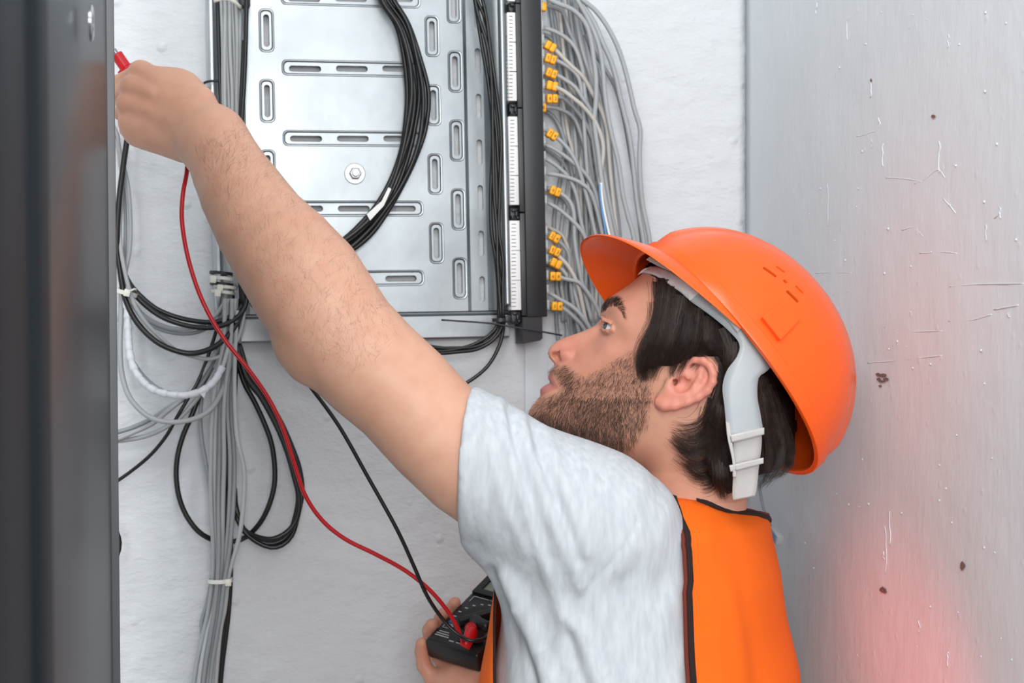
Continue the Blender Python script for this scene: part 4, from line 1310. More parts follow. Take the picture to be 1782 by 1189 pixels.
def head_f(p):
    hx, hy, hw = head_coords(p)
    w = hw * 1000
    m = w2_at(hx, hy)
    return (w * w - m) / (2 * np.sqrt(np.maximum(m, 0) + 60.0 + 0.15 * w * w)) * 0.001

body = Field()
body.raw(HW(1160, 640), 0.165, head_f)
HA = np.array([EX * 0.826 * -1 + ZV * 0.563, EX * 0.563 + ZV * 0.826, EL])   # head axes: forward, up, left
# neck
body.cone(HW(1215, 715), P(1195, 880, 1.495), 0.052, 0.055, 0.030)
body.cone(P(1195, 880, 1.495), P(1185, 960, 1.52), 0.055, 0.06, 0.02)
body.cone(HW(1165, 720, 52), HW(1165, 860, 26), 0.011, 0.011, 0.03)             # neck muscle under the ear
# ear (both sides)
def ear(s):
    E = lambda x, y, w: HW(x, y, w * s)
    ax = np.array([EX * 0.74 + ZV * 0.67, EX * 0.67 - ZV * 0.74, EL * s])
    # tilt the plate so its back edge stands out
    plate_ax = np.array([ax[0], ax[1] * 0.95 + ax[2] * 0.30, ax[2] * 0.95 - ax[1] * 0.30])
    body.ell(E(1196, 662, 75.5), plate_ax, (0.0285, 0.0175, 0.0055), 0.005)
    body.ell(E(1163, 690, 73), plate_ax, (0.013, 0.010, 0.0055), 0.005)
    body.ell(E(1205, 656, 83), np.array([ax[0], ax[1], ax[2]]), (0.0165, 0.0095, 0.0056), 0.003, 's')     # hollow inside the rim
    hx = [(1186, 643, 73, 2.4), (1194, 632, 76, 2.6), (1207, 625, 79, 3.0), (1221, 626, 82, 3.3), (1232, 634, 84.5, 3.5), (1237, 647, 85.5, 3.6), (1236, 661, 85, 3.7), (1228, 675, 83.5, 3.8), (1213, 686, 82, 3.8), (1195, 694, 80.5, 3.9), (1175, 700, 79, 4.3), (1158, 700, 77, 4.6), (1148, 695, 74.5, 4.2)]
    body.chain([(E(a, b, c), r * 0.001) for a, b, c, r in hx], 0.003)
    ah = [(1218, 640, 79, 2.2), (1216, 655, 80, 2.5), (1205, 670, 79.5, 2.8), (1190, 680, 78.5, 2.8), (1177, 684, 77, 2.6)]
    body.chain([(E(a, b, c), r * 0.001) for a, b, c, r in ah], 0.004)
    body.ell(E(1188, 664, 80), ax, (0.010, 0.0075, 0.0085), 0.0025, 's')                                   # bowl
    body.ell(E(1173, 663, 75), ax, (0.0045, 0.0032, 0.013), 0.002, 's')                                    # canal
    body.cone(E(1166, 664, 73.5), E(1163, 672, 74.5), 0.0038, 0.0036, 0.003)                              # tragus
    body.cone(E(1192, 646, 74), E(1196, 655, 77), 0.0025, 0.002, 0.003)
for _s in (1, -1):
    ear(_s)
    # eye socket opening, lids
    S = lambda x, y, w: HW(x, y, w * _s)
    body.chain([(S(1049.5, 553.5, 24), 0.0022), (S(1055, 558.5, 34), 0.0026), (S(1061, 564, 40), 0.0025), (S(1068, 571.5, 44), 0.002)], 0.003)    # upper lid roll
    body.chain([(S(1049, 572, 21), 0.0020), (S(1055.5, 575, 31), 0.0024), (S(1062, 576.5, 38), 0.0024), (S(1069, 576, 43.5), 0.0018)], 0.003)     # lower lid roll
    body.ell(S(1058.5, 567.6, 37), np.array([EX * 0.95 - ZV * 0.31, EX * 0.31 + ZV * 0.95, EL]), (0.0062, 0.0030, 0.013), 0.0010, 's')
    # crease above the lid
    body.chain
    # nostril
    body.ell(S(969, 621.5, 9.5), np.array([EX * 0.86 - ZV * 0.5, EX * 0.5 + ZV * 0.86, EL]), (0.0064, 0.0038, 0.0075), 0.0012, 's')
    body.cone(S(970, 620, 10), S(980, 612, 8.5), 0.0034, 0.0022, 0.001, 's')
    # nose wing
    body.ell(S(989, 619, 14.5), np.array([EX, ZV, EL]), (0.0072, 0.0066, 0.0042), 0.003)
# parting of the lips, wing crease
for _s in (1, -1):
    pts = [(955.5, 667.0, 2), (959.5, 668.2, 12), (964, 670.5, 19), (969, 673.0, 24.2), (973.5, 674.5, 27)]
    for (a, b, c), (d, e, f) in zip(pts[:-1], pts[1:]):
        body.cone(HW(a - 1.2, b, c * _s), HW(d - 1.2, e, f * _s), 0.0011, 0.0010, 0.0012, 's')

# left arm (nearest to us): centres and radii measured along the limb
def LA(px, py, y, r):
    return (P(px, py, y), r * y / FPX)
arm = [LA(1040, 905, 1.40, 84), LA(950, 880, 1.39, 88), LA(880, 850, 1.378, 95), LA(822, 805, 1.372, 99), LA(761, 752, 1.370, 95.5), LA(700, 685, 1.370, 95.5), LA(645, 637, 1.372, 98), LA(597, 588, 1.374, 99.5), LA(567, 546, 1.378, 101.5),
       LA(532, 492, 1.388, 101.5), LA(497, 445, 1.402, 94), LA(457, 395, 1.418, 83), LA(422, 338, 1.437, 74), LA(402, 302, 1.450, 67), LA(386, 270, 1.460, 62), LA(369, 244, 1.468, 59)]
body.chain(arm, 0.0, 0.92)
body.cone(P(530, 628, 1.372), P(512, 612, 1.374), 0.016, 0.014, 0.02)          # point of the elbow
# left hand: a fist with its back to us
HK = [LA(247, 124, 1.488, 17), LA(232, 150, 1.482, 17.5), LA(224.5, 180, 1.483, 17), LA(229, 212, 1.488, 16.5)]       # knuckles
body.cone(arm[-1][0], P(340, 218, 1.478), arm[-1][1], 0.030, 0.01, flat=0.8)
wr = [LA(344, 180, 1.482, 38), LA(338, 196, 1.476, 40), LA(332, 218, 1.476, 42), LA(326, 240, 1.482, 36)]
for (k, r), (w_, rw) in zip(HK, wr):
    body.cone(w_, k, rw * 0.86, r * 0.92, 0.007)
for (k, r), (w_, rw) in zip(HK, wr):
    body.cone(w_ * 0.35 + k * 0.65 + np.array([0, -0.0085 - (rw * .86 * .35 + r * .65 * .92) + 0.0105, 0]), k + np.array([0, -r * 0.55, 0]), 0.0030, 0.0042, 0.006)
body.cone(P(318, 250, 1.49), P(243, 228, 1.50), 0.018, 0.017, 0.015)            # outer edge of the hand
body.ell(P(285, 185, 1.491), np.array([[0.83, 0, 0.55], [-0.55, 0, 0.83], [0, 1, 0]]), (0.045, 0.036, 0.019), 0.010)
for k, r in HK:
    body.cone(k + np.array([0.002, 0.003, 0]), k + np.array([-0.003, 0.001, 0.001]), r * 1.0, r * 1.02, 0.004)
# fingers: first joint goes left and away, then they curl back behind the palm
FING = [[LA(205, 146, 1.510, 14.5), LA(203, 158, 1.536, 13), LA(226, 150, 1.548, 11.5)],
        [LA(209, 163, 1.508, 15), LA(214, 178, 1.538, 13.5), LA(240, 176, 1.546, 12)],
        [LA(212, 196, 1.510, 14), LA(222, 205, 1.538, 13), LA(248, 200, 1.544, 11.5)],
        [LA(222, 226, 1.510, 13), LA(234, 232, 1.534, 12), LA(256, 222, 1.540, 10.5)]]
for (k, r), f in zip(HK, FING):
    body.cone(k, f[0][0], r * 0.98, f[0][1], 0.004)
    body.cone(f[0][0], f[1][0], f[0][1], f[1][1], 0.003)
    body.cone(f[1][0], f[2][0], f[1][1], f[2][1], 0.003)
# thumb behind the hand, closing on the probe
body.cone(P(312, 190, 1.515), P(262, 150, 1.548), 0.017, 0.013, 0.012)
body.cone(P(262, 150, 1.548), P(222, 132, 1.565), 0.0125, 0.010, 0.004)

# right hand under the meter
MO = P(738, 1114, 1.600)                                   # near left top corner of the meter
MWv = np.array([59.0, -38.0, -9.3]); MWv /= np.linalg.norm(MWv)
MLv = np.array([69.4, 92.0, 56.4]); MLv -= MWv * (MLv @ MWv); MLv /= np.linalg.norm(MLv)
MNv = np.cross(MWv, MLv)
MM = lambda w, l, n: MO + (MWv * w + MLv * l + MNv * n) * 0.001
def finger(l0, tip_n, r, dl=0.0):
    return [(MM(-3.5, l0 + dl, tip_n), r * 0.92), (MM(-9, l0 + dl * 0.6, tip_n - 9), r), (MM(-9.5, l0, -20), r * 1.05), (MM(-2, l0 - 2, -35), r * 1.15), (MM(16, l0 - 4, -42), r * 1.25)]
RF = [finger(20, 4.5, 0.0074, 1), finger(42, 4.0, 0.0074, 1), finger(64, 3.0, 0.0072, 1)]
RF.append([(MM(-6.5, 2, -8), 0.0064), (MM(-7.5, 0, -18), 0.0072), (MM(-4, -4, -33), 0.0082), (MM(8, -8, -46), 0.0085), (MM(22, -2, -50), 0.011)])
for f in RF:
    for (a, ra), (b, rb) in zip(f[:-1], f[1:]):
        body.cone(a, b, ra, rb, 0.002)
body.ell(MM(36, 26, -46), np.array([MWv, MLv, MNv]), (0.036, 0.040, 0.014), 0.010)
body.cone(MM(66, 12, -34), MM(76, 40, -14), 0.012, 0.010, 0.006)                  # thumb on the far side
body.cone(MM(76, 40, -14), MM(72, 58, 1), 0.010, 0.008, 0.003)
ELB = P(1080, 1480, 1.72)
body.cone(MM(40, 4, -54), MM(52, -26, -78), 0.026, 0.026, 0.015)
body.cone(MM(52, -26, -78), ELB, 0.027, 0.043, 0.01)
# trunk under the clothes
AT = math.radians(27)
TC_ = np.array([-math.cos(AT), math.sin(AT), 0.0])          # chest direction
TL_ = np.array([-math.sin(AT), -math.cos(AT), 0.0])         # his left
TROWS = [(835, 1205, 40), (848, 1180, 93), (862, 1159, 135), (880, 1136, 174), (908, 1126, 213), (940, 1121, 225), (1008, 1120, 246), (1092, 1120, 258), (1189, 1121, 278), (1300, 1120, 284), (1500, 1120, 272), (1700, 1120, 262)]
TY = 1.52
_tz = np.array([ZC - (r[0] - CY) / FPX * 1.50 for r in TROWS])[::-1]
_tx = np.array([(r[1] - CX) / FPX * TY for r in TROWS])[::-1]
_tk = np.array([r[2] / FPX * TY / 0.144 for r in TROWS])[::-1]
def trow(z):
    return np.interp(z, _tz, _tx), np.interp(z, _tz, _tk)
def torso_f(off=0.0, sy=1.0):
    def f(p):
        cx, k = trow(p[:, 2])
        q = p - np.stack([cx, np.full(len(p), TY), p[:, 2]], 1)
        c, l = q @ TC_, q @ TL_
        a, b = 0.125 * k + off, 0.19 * k * sy + off
        k0 = np.sqrt((c / a) ** 2 + (l / b) ** 2)
        k1 = np.sqrt((c / a ** 2) ** 2 + (l / b ** 2) ** 2) + 1e-6
        d = k0 * (k0 - 1) / k1
        return np.maximum(np.maximum(d * 0.8, (p[:, 2] - _tz[-1])), (_tz[0] - p[:, 2]))
    return f
RSH = P(1215, 960, 1.66)                                     # far shoulder
body.raw(P(1130, 1080, 1.52), 0.34, lambda p: torso_f(-0.022)(p), 0.02)
body.cone(RSH, ELB, 0.05, 0.043, 0.02)

PERSON = thing('person', 'man in an orange safety vest and grey T-shirt reaching up with a test probe', 'person', (0.13, TY, 0.0))
bv, bq = surface_nets(body, (-0.45, 1.24, 1.02), (0.34, 1.80, 1.87), 0.0018)
bv = laplacian(bv, bq, 3)
bn = vnormals(bv, bq)

# --- skin colour: pigment only
BASE = np.array(srgb(220, 172, 147)[:3])
col = np.tile(BASE, (len(bv), 1))
hx, hy, hw = head_coords(bv)
ishead = (np.abs(hx - 1150) < 260) & (hy > 440) & (hy < 870) & (np.abs(hw) < 0.1) & (bv[:, 2] > 1.38) & (hx > 905)
def paint(mask, c, amt=1.0):
    global col
    a = (np.clip(mask, 0, 1) * amt)[:, None]
    col = col * (1 - a) + np.array(srgb(*c)[:3]) * a
g2 = lambda x, y, s: np.exp(-((hx - x) ** 2 + (hy - y) ** 2) / (2 * s * s)) * ishead
paint(ishead.astype(float), (208, 154, 130), 0.9)
for x, y, s, a in ((985, 612, 26, 0.55), (1045, 612, 30, 0.30), (1085, 530, 25, 0.35), (1100, 620, 25, 0.2)):
    paint(g2(x, y, s), (208, 128, 112), a)
EARP = [(1140, 690), (1150, 712), (1180, 710), (1215, 697), (1245, 672), (1248, 640), (1230, 622), (1205, 616), (1188, 640), (1170, 660), (1160, 680)]
em = (1 - sstep(-2, 6, poly_sd(hx, hy, EARP))) * ishead * (np.abs(hw) > 0.066)
paint(em, (222, 142, 126), 0.75)
LIPP = [(950, 652), (960, 650), (967, 662), (975, 675), (966, 678), (956, 682), (944, 689), (936, 688), (934, 676), (948, 668), (952, 664)]
lm = (1 - sstep(-1.0, 1.5, poly_sd(hx, hy, LIPP))) * ishead
paint(lm, (190, 116, 108), 0.85)
BEARD = [(1104, 606), (1124, 640), (1140, 668), (1136, 706), (1128, 742), (1100, 785), (1055, 806), (1000, 784), (940, 756), (912, 724), (928, 702), (936, 691), (952, 690), (966, 683), (977, 672), (968, 657), (957, 649), (953, 642), (962, 634), (984, 632), (1000, 642), (1022, 650), (1050, 636), (1080, 614)]
bsd = poly_sd(hx, hy, BEARD)
bm_ = (1 - sstep(-16, 8, bsd)) * ishead * (1 - lm)
paint(bm_, (150, 114, 96), 0.40)
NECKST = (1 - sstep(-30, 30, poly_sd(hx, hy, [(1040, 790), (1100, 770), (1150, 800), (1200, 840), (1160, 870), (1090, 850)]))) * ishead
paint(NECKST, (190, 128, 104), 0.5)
fg = np.exp(-(((bv - P(225, 175, 1.49)) ** 2).sum(1)) / (2 * 0.030 ** 2))
paint(fg, (196, 138, 114), 0.6)
fr = np.exp(-(((bv - MM(0, 25, -15)) ** 2).sum(1)) / (2 * 0.06 ** 2))
paint(fr, (196, 136, 116), 0.7)
BODY = np_obj('body', bv, bq, M['skin'], PERSON, col)
BVH = BVHTree.FromPolygons([Vector(p) for p in bv.tolist()], bq.tolist())
def surf(px, py):
    d = Vector((float((px - CX) / FPX), 1.0, float(-(py - CY) / FPX))).normalized()
    loc, nor, _, _ = BVH.ray_cast(Vector(CAMP), d)
    if loc is None:
        return None, None
    return np.array(loc), np.array(nor)

# --- eyes
def build_eye(s):
    c = HW(1071.0, 571.0, 30 * s)
    r = 0.0103
    look = np.array(-EX * 0.90 + ZV * 0.30 + EL * 0.34 * s); look /= np.linalg.norm(look)
    mb = MB()
    n = 28
    prof = [(-r * math.cos(math.pi * i / n), r * math.sin(math.pi * i / n)) for i in range(n + 1)]
    lathe(mb, c, look, prof, 28)
    o = obj('eyeball', mb, M['eye_white'], PERSON)
    mb = MB()
    prof = [(r * math.cos(t) + 0.0002 + 0.0009 * (1 - t / 0.52), r * math.sin(t)) for t in np.linspace(0.52, 0.22, 6)]
    lathe(mb, c, look, prof, 28)
    obj('iris', mb, M['iris'], o)
    mb = MB()
    prof = [(r * math.cos(t) + 0.0014, r * math.sin(t)) for t in np.linspace(0.22, 0.01, 4)]
    lathe(mb, c, look, prof, 24)
    obj('pupil', mb, M['pupil'], o)
for _s in (1, -1):
    build_eye(_s)

# --- hair strands: tapered three-sided tubes collected into one mesh
class Strands:
    def __init__(s):
        s.v, s.f, s.n = [], [], 0
    def add(s, pts, r0, r1=0.0):
        pts = np.asarray(pts)
        n = len(pts)
        tan = np.gradient(pts, axis=0)
        tan /= np.linalg.norm(tan, axis=1)[:, None] + 1e-12
        a = np.cross(tan, EL); a /= np.linalg.norm(a, axis=1)[:, None] + 1e-9
        b = np.cross(tan, a)
        rr = np.linspace(r0, max(r1, r0 * 0.15), n)[:, None]
        ring = np.stack([pts + rr * (a * math.cos(t) + b * math.sin(t)) for t in (0.5, 2.6, 4.7)], 1).reshape(-1, 3)
        i = np.arange(n - 1)[:, None] * 3
        k = np.arange(3)[None]
        k2 = (k + 1) % 3
        q = np.stack([i + k, i + k2, i + 3 + k2, i + 3 + k], -1).reshape(-1, 4) + s.n
        s.v.append(ring); s.f.append(q); s.n += len(ring)
    def build(s, name, m):
        o = np_obj(name, np.concatenate(s.v), np.concatenate(s.f), m, PERSON)
        o['kind'] = 'stuff'
        return o
def mirror(p):
    q = p - HC
    return p - 2 * np.outer(q @ EL, EL) if p.ndim == 2 else p - 2 * (q @ EL) * EL
DOWN = -EX * 0.55 - ZV * 0.83
def on_head(px, py):
    return surf(px, py)

bs = Strands()
bp = np.array(BEARD)
cnt = 0
while cnt < 7600:
    x, y = random.uniform(910, 1142), random.uniform(604, 806)
    d = float(poly_sd(np.array([x]), np.array([y]), BEARD)[0])
    if d > 0:
        continue
    cheek = (y < 690 and x > 1000)
    dens = min(1.0, -d / 16 + 0.08)
    if cheek:
        dens *= 0.6
    if x > 1085 and y > 700:
        dens *= 0.6
    if float(poly_sd(np.array([x]), np.array([y]), LIPP)[0]) < 0.5 or random.random() > dens:
        continue
    p, nrm = on_head(x, y)
    if p is None or abs((p - HC) @ EL) > 0.09:
        continue
    cnt += 1
    mous = x < 1000 and y < 672
    g = DOWN + EX * (0.75 if not mous else 0.25) * random.uniform(0.4, 1.1) + np.array([random.gauss(0, .22), random.gauss(0, .2), random.gauss(0, .22)])
    if mous:
        g = -EX * 0.35 - ZV * 0.9 + np.array([random.gauss(0, .25), 0, random.gauss(0, .2)])
    g = g - nrm * (g @ nrm)
    g = g / (np.linalg.norm(g) + 1e-9)
    ln = random.uniform(0.0035, 0.0075) * (0.7 if cheek else 1.0)
    pts = np.array([p - nrm * 0.0004, p + g * ln * 0.5 + nrm * (0.0011 + ln * 0.18), p + g * ln + nrm * (0.0012 + ln * 0.24)])
    bs.add(pts, 0.00011)
    if cnt % 3 == 0:
        bs.add(mirror(pts), 0.00013)
bs.build('beard', M['beard'])

ey = Strands()
BROW = [(1046, 547), (1047, 538), (1052, 529), (1060, 523), (1071, 520), (1078, 524), (1083, 533), (1086, 546), (1084, 552), (1079, 541), (1072, 535), (1064, 534), (1057, 537), (1052, 545)]
n = 0
while n < 800:
    x, y = random.uniform(1044, 1090), random.uniform(516, 556)
    if float(poly_sd(np.array([x]), np.array([y]), BROW)[0]) > 0.3:
        continue
    if x > 1072 and random.random() < 0.45:
        n += 1
        continue
    p, nrm = on_head(x, y)
    n += 1
    if p is None or abs(p[1] - HD) > 0.12:
        continue
    f = np.clip((x - 1048) / 36, 0, 1)
    g = (EX * (0.35 + 0.65 * f) + ZV * (0.9 - 1.5 * f)) + np.array([random.gauss(0, .18), 0, random.gauss(0, .18)])
    g = g - nrm * (g @ nrm); g /= np.linalg.norm(g) + 1e-9
    ln = random.uniform(0.004, 0.0075)
    pts = np.array([p - nrm * 0.0003, p + g * ln * 0.5 + nrm * 0.0009, p + g * ln + nrm * 0.0010])
    ey.add(pts, 0.00013)
    ey.add(mirror(pts), 0.00013)
# lashes
for s in (1, -1):
    for k in range(26):
        f = k / 25
        a = HW(1050 + 17 * f, 555.5 + 14 * f, (27 + 17 * f) * s)
        tip = a + (-EX * 0.0055 * (1.1 - f * 0.9) + ZV * 0.0035 * (1.0 - 0.5 * f) + EL * s * 0.0035)
        ey.add(np.array([a, (a + tip) / 2 - ZV * 0.0006, tip]), 0.00014)
        if k % 2 == 0:
            b = HW(1050 + 14 * f, 573 + 3 * f, (22 + 19 * f) * s)
            tip = b + (-EX * 0.0045 * (1.1 - f * 0.9) - ZV * 0.0012 + EL * s * 0.002)
            ey.add(np.array([b, (b + tip) / 2, tip]), 0.0001)
ey.build('eyebrows_and_lashes', M['brow'])
# --- head hair: a close mass over the skull plus strands
HAIRP = [(1118, 470), (1146, 492), (1149, 515), (1146, 550), (1128, 584), (1117, 606), (1113, 628), (1115, 644), (1122, 650), (1134, 642), (1150, 636), (1172, 636), (1196, 628), (1218, 618), (1244, 622), (1254, 650), (1250, 678), (1234, 699), (1224, 722), (1228, 760), (1228, 800), (1242, 838), (1262, 858), (1285, 850), (1310, 826), (1345, 818), (1376, 800), (1382, 740), (1376, 660), (1366, 560), (1330, 490), (1280, 455), (1200, 440), (1140, 450)]
def hair_mass():
    mb = MB()
    step = 4.0
    xs, ys = np.arange(1096, 1396, step), np.arange(434, 866, step)
    GX, GY = np.meshgrid(xs, ys, indexing='ij')
    sd = poly_sd(GX, GY, HAIRP)
    W = np.sqrt(np.maximum(w2_at(GX.ravel(), GY.ravel()), 0)).reshape(GX.shape)
    # below the skull the hair lies over the neck and fills the helmet
    Wn = np.sqrt(np.maximum(60.0 ** 2 - ((GX - 1200) * 0.55) ** 2, 0)) * (GY > 700)
    back = 58 * np.sqrt(np.clip(1 - ((GX - 1270) / 118.0) ** 2, 0, 1)) * sstep(640, 720, GY) * (GX > 1215)
    W = np.maximum(np.maximum(W, Wn * 0.97), back)
    lift = np.where(sd < 0, 7.5 * np.clip(-sd / 16.0, 0, 1) ** 0.6, 0) - np.where(sd > -1.5, 4.0, 0)
    clump = 1.6 * np.sin(GX * 0.16 + GY * 0.05) + 1.1 * np.sin(GX * 0.31 - GY * 0.08 + 1)
    Wt = W + lift + clump * (sd < -8)
    # fade to the rim of the polygon behind the head
    edge = np.clip(-sd / 12.0, 0, 1)
    idx = -np.ones(GX.shape, int)
    vs = []
    ok = sd < 3.0
    for s in (1, -1):
        base = len(vs)
        ids = -np.ones(GX.shape, int)
        for i in range(len(xs)):
            for j in range(len(ys)):
                if ok[i, j]:
                    rim = GX[i, j] > 1290 or GY[i, j] > 800
                    w_ = Wt[i, j] * (math.sqrt(edge[i, j]) if rim else 1.0)
                    ids[i, j] = len(vs)
                    vs.append(HW(GX[i, j], GY[i, j], w_ * s))
        fs = []
        for i in range(len(xs) - 1):
            for j in range(len(ys) - 1):
                q = (ids[i, j], ids[i + 1, j], ids[i + 1, j + 1], ids[i, j + 1])
                if min(q) >= 0:
                    fs.append(q if s == 1 else q[::-1])
        mb.f += fs
    mb.v = [tuple(v) for v in vs]
    return obj('hair', mb, M['hair_base'], PERSON)
HAIR = hair_mass()
HB = BVHTree.FromPolygons([tuple(np.array(v.co) + np.array(HAIR['_o'])) for v in HAIR.data.vertices], [tuple(p.vertices) for p in HAIR.data.polygons])
def hsurf(px, py):
    d = Vector((float((px - CX) / FPX), 1.0, float(-(py - CY) / FPX))).normalized()
    best = None
    for t in (HB, BVH):
        loc, nor, _, dist = t.ray_cast(Vector(CAMP), d)
        if loc is not None and (best is None or dist < best[2]):
            best = (np.array(loc), np.array(nor), dist)
    return best
# locks: guide lines (frame pixels), spread at root and tip, number, lift (mm)
LOCKS = [
 ([(1222, 596), (1244, 612), (1258, 640), (1260, 672), (1250, 705)], 9, 8, 200, 2.0, 75),
 ([(1212, 600), (1234, 612), (1248, 636), (1252, 668), (1244, 700)], 8, 8, 200, 1.0, 73.5),
 ([(1206, 606), (1226, 612), (1242, 628), (1247, 655), (1242, 690)], 7, 7, 160, 1.0, 72),
 ([(1146, 494), (1145, 525), (1146, 555), (1136, 582)], 12, 12, 45, 1.0),
 ([(1146, 530), (1140, 565), (1124, 592), (1114, 615), (1112, 635)], 11, 9, 50, 1.6),
 ([(1134, 582), (1122, 604), (1114, 630), (1116, 650), (1124, 664)], 10, 8, 60, 2.2),
 ([(1128, 612), (1118, 635), (1122, 653), (1132, 660)], 9, 8, 45, 2.2),
 ([(1152, 488), (1149, 540), (1131, 590), (1118, 625), (1120, 652)], 9, 6, 110, 1.5),
 ([(1156, 490), (1152, 545), (1137, 600), (1124, 632), (1126, 658)], 12, 7, 150, 2.0),
 ([(1168, 502), (1160, 560), (1144, 612), (1130, 640), (1124, 650), (1128, 662)], 14, 9, 170, 2.5),
 ([(1185, 518), (1172, 575), (1155, 618), (1140, 645), (1134, 664)], 14, 9, 200, 2.5),
 ([(1205, 530), (1195, 585), (1178, 625), (1168, 644), (1172, 656)], 14, 8, 160, 4.0),
 ([(1215, 540), (1208, 595), (1190, 632), (1178, 650), (1180, 668)], 10, 5, 50, 6.0),
 ([(1230, 552), (1228, 596), (1216, 622), (1200, 642)], 12, 7, 140, 3.5),
 ([(1252, 572), (1266, 610), (1262, 640), (1258, 690), (1248, 730)], 9, 7, 220, 2.0),
 ([(1272, 595), (1272, 630), (1260, 660), (1254, 720), (1256, 770)], 7, 8, 200, 2.0),
 ([(1254, 665), (1240, 705), (1236, 760), (1248, 820), (1258, 858)], 10, 12, 260, 2.0),
 ([(1254, 685), (1246, 740), (1244, 800), (1262, 850)], 10, 9, 220, 3.0),
 ([(1240, 690), (1228, 722), (1208, 738), (1184, 740), (1164, 735)], 16, 16, 70, 2.0),
 ([(1242, 710), (1228, 745), (1206, 760), (1184, 756), (1168, 742)], 16, 16, 150, 2.5),
 ([(1242, 730), (1230, 768), (1208, 782), (1186, 774), (1166, 752)], 16, 14, 170, 2.5),
 ([(1244, 750), (1234, 790), (1214, 802), (1192, 796), (1176, 780)], 16, 16, 170, 2.5),
 ([(1244, 770), (1238, 812), (1222, 824), (1204, 816), (1190, 800)], 16, 14, 150, 2.5),
 ([(1246, 780), (1242, 826), (1232, 842), (1216, 842)], 14, 14, 130, 2.0),
 ([(1250, 790), (1252, 830), (1256, 850), (1262, 866)], 12, 12, 130, 2.0),
 ([(1312, 652), (1322, 700), (1335, 750), (1352, 790), (1378, 806)], 8, 9, 230, 2.0),
 ([(1316, 656), (1322, 720), (1330, 775), (1326, 815), (1310, 842)], 8, 6, 230, 3.0),
 ([(1322, 668), (1340, 720), (1352, 770), (1345, 805), (1318, 838)], 9, 6, 230, 3.0),
 ([(1330, 680), (1352, 730), (1368, 775), (1362, 806), (1330, 826)], 9, 8, 220, 3.0),
 ([(1314, 670), (1314, 740), (1312, 790), (1318, 830)], 5, 5, 120, 2.0),
]
hs = Strands()
for lk in LOCKS:
    guide, sr, st, num, lift = lk[:5]
    g = catmull([np.array([x, y, 0.0]) for x, y in guide], 9)
    gt = np.linspace(0, 1, len(g))
    samp = np.stack([np.interp(np.linspace(0, 1, 9), gt, g[:, c]) for c in range(2)], 1)
    cache = [hsurf(x, y) for x, y in samp]
    last = next((c for c in cache if c), None)
    w_prev = (last[0] - HC) @ EL if last else 0.04
    base = []
    for c, (x, y) in zip(cache, samp):
        if c is not None and abs(c[0][1] - HD) < 0.115:
            w_prev = (c[0] - HC) @ EL
        base.append(w_prev)
    if len(lk) > 5:
        base = [lk[5] * 0.001] * 9
    base = np.convolve(np.pad(base, 1, mode='edge'), [0.25, 0.5, 0.25], 'valid')
    for k in range(num):
        a = random.gauss(0, 0.5)
        b = 0.6 * a + random.gauss(0, 0.4)
        e = random.uniform(0.5, 1.0) ** 0.6
        lf = random.uniform(0.2, 1.0) * lift
        ph = random.uniform(0, 6.28)
        pts = []
        for j in range(9):
            t = j / 8 * min(1.0, e)
            x = np.interp(t, np.linspace(0, 1, 9), samp[:, 0]); y = np.interp(t, np.linspace(0, 1, 9), samp[:, 1])
            t2 = min(1, t + 0.1)
            dx = np.interp(t2, np.linspace(0, 1, 9), samp[:, 0]) - np.interp(max(0, t - .1), np.linspace(0, 1, 9), samp[:, 0])
            dy = np.interp(t2, np.linspace(0, 1, 9), samp[:, 1]) - np.interp(max(0, t - .1), np.linspace(0, 1, 9), samp[:, 1])
            L_ = math.hypot(dx, dy) + 1e-6
            off = (a * sr * (1 - t) + b * st * t) + 1.5 * math.sin(ph + t * (3 + 4 * abs(a)))
            w_ = np.interp(t, np.linspace(0, 1, 9), base) * 1000
            pts.append(HW(1180 + (x - dy / L_ * off - 1180), y + dx / L_ * off, w_ + 0.5 + lf * math.sin(math.pi * (0.15 + 0.75 * t)) ))
        hs.add(np.array(pts), 0.00017, 0.00005)
hs.build('hair_locks', M['hair'])

# fine hairs on the forearm
ah = Strands()
n = 0
while n < 1500:
    t = random.random()
    k = int(t * 9) + 6
    (c0, r0), (c1, r1) = arm[min(k, 14)], arm[min(k + 1, 15)]
    f = random.random()
    x0, y0 = to_px(c0 + (c1 - c0) * f)
    rp = (r0 + (r1 - r0) * f) * FPX / 1.42
    dx, dy = to_px(c1)[0] - to_px(c0)[0], to_px(c1)[1] - to_px(c0)[1]
    L_ = math.hypot(dx, dy)
    o_ = random.uniform(-0.6, 0.99)
    x, y = x0 - dy / L_ * rp * o_, y0 + dx / L_ * rp * o_
    n += 1
    p, nrm = surf(x, y)
    if p is None or p[1] > 1.47:
        continue
    ax = (c1 - c0) / np.linalg.norm(c1 - c0)
    g = ax * 0.8 + np.array([0.5, 0, -0.25]) + np.array([random.gauss(0, .3), 0, random.gauss(0, .3)])
    g -= nrm * (g @ nrm); g /= np.linalg.norm(g) + 1e-9
    ln = random.uniform(0.006, 0.013)
    ah.add(np.array([p, p + g * ln * .5 + nrm * 0.0014, p + g * ln + nrm * 0.0022]), 0.00005)
ah.build('arm_hair', M['fine_hair'])

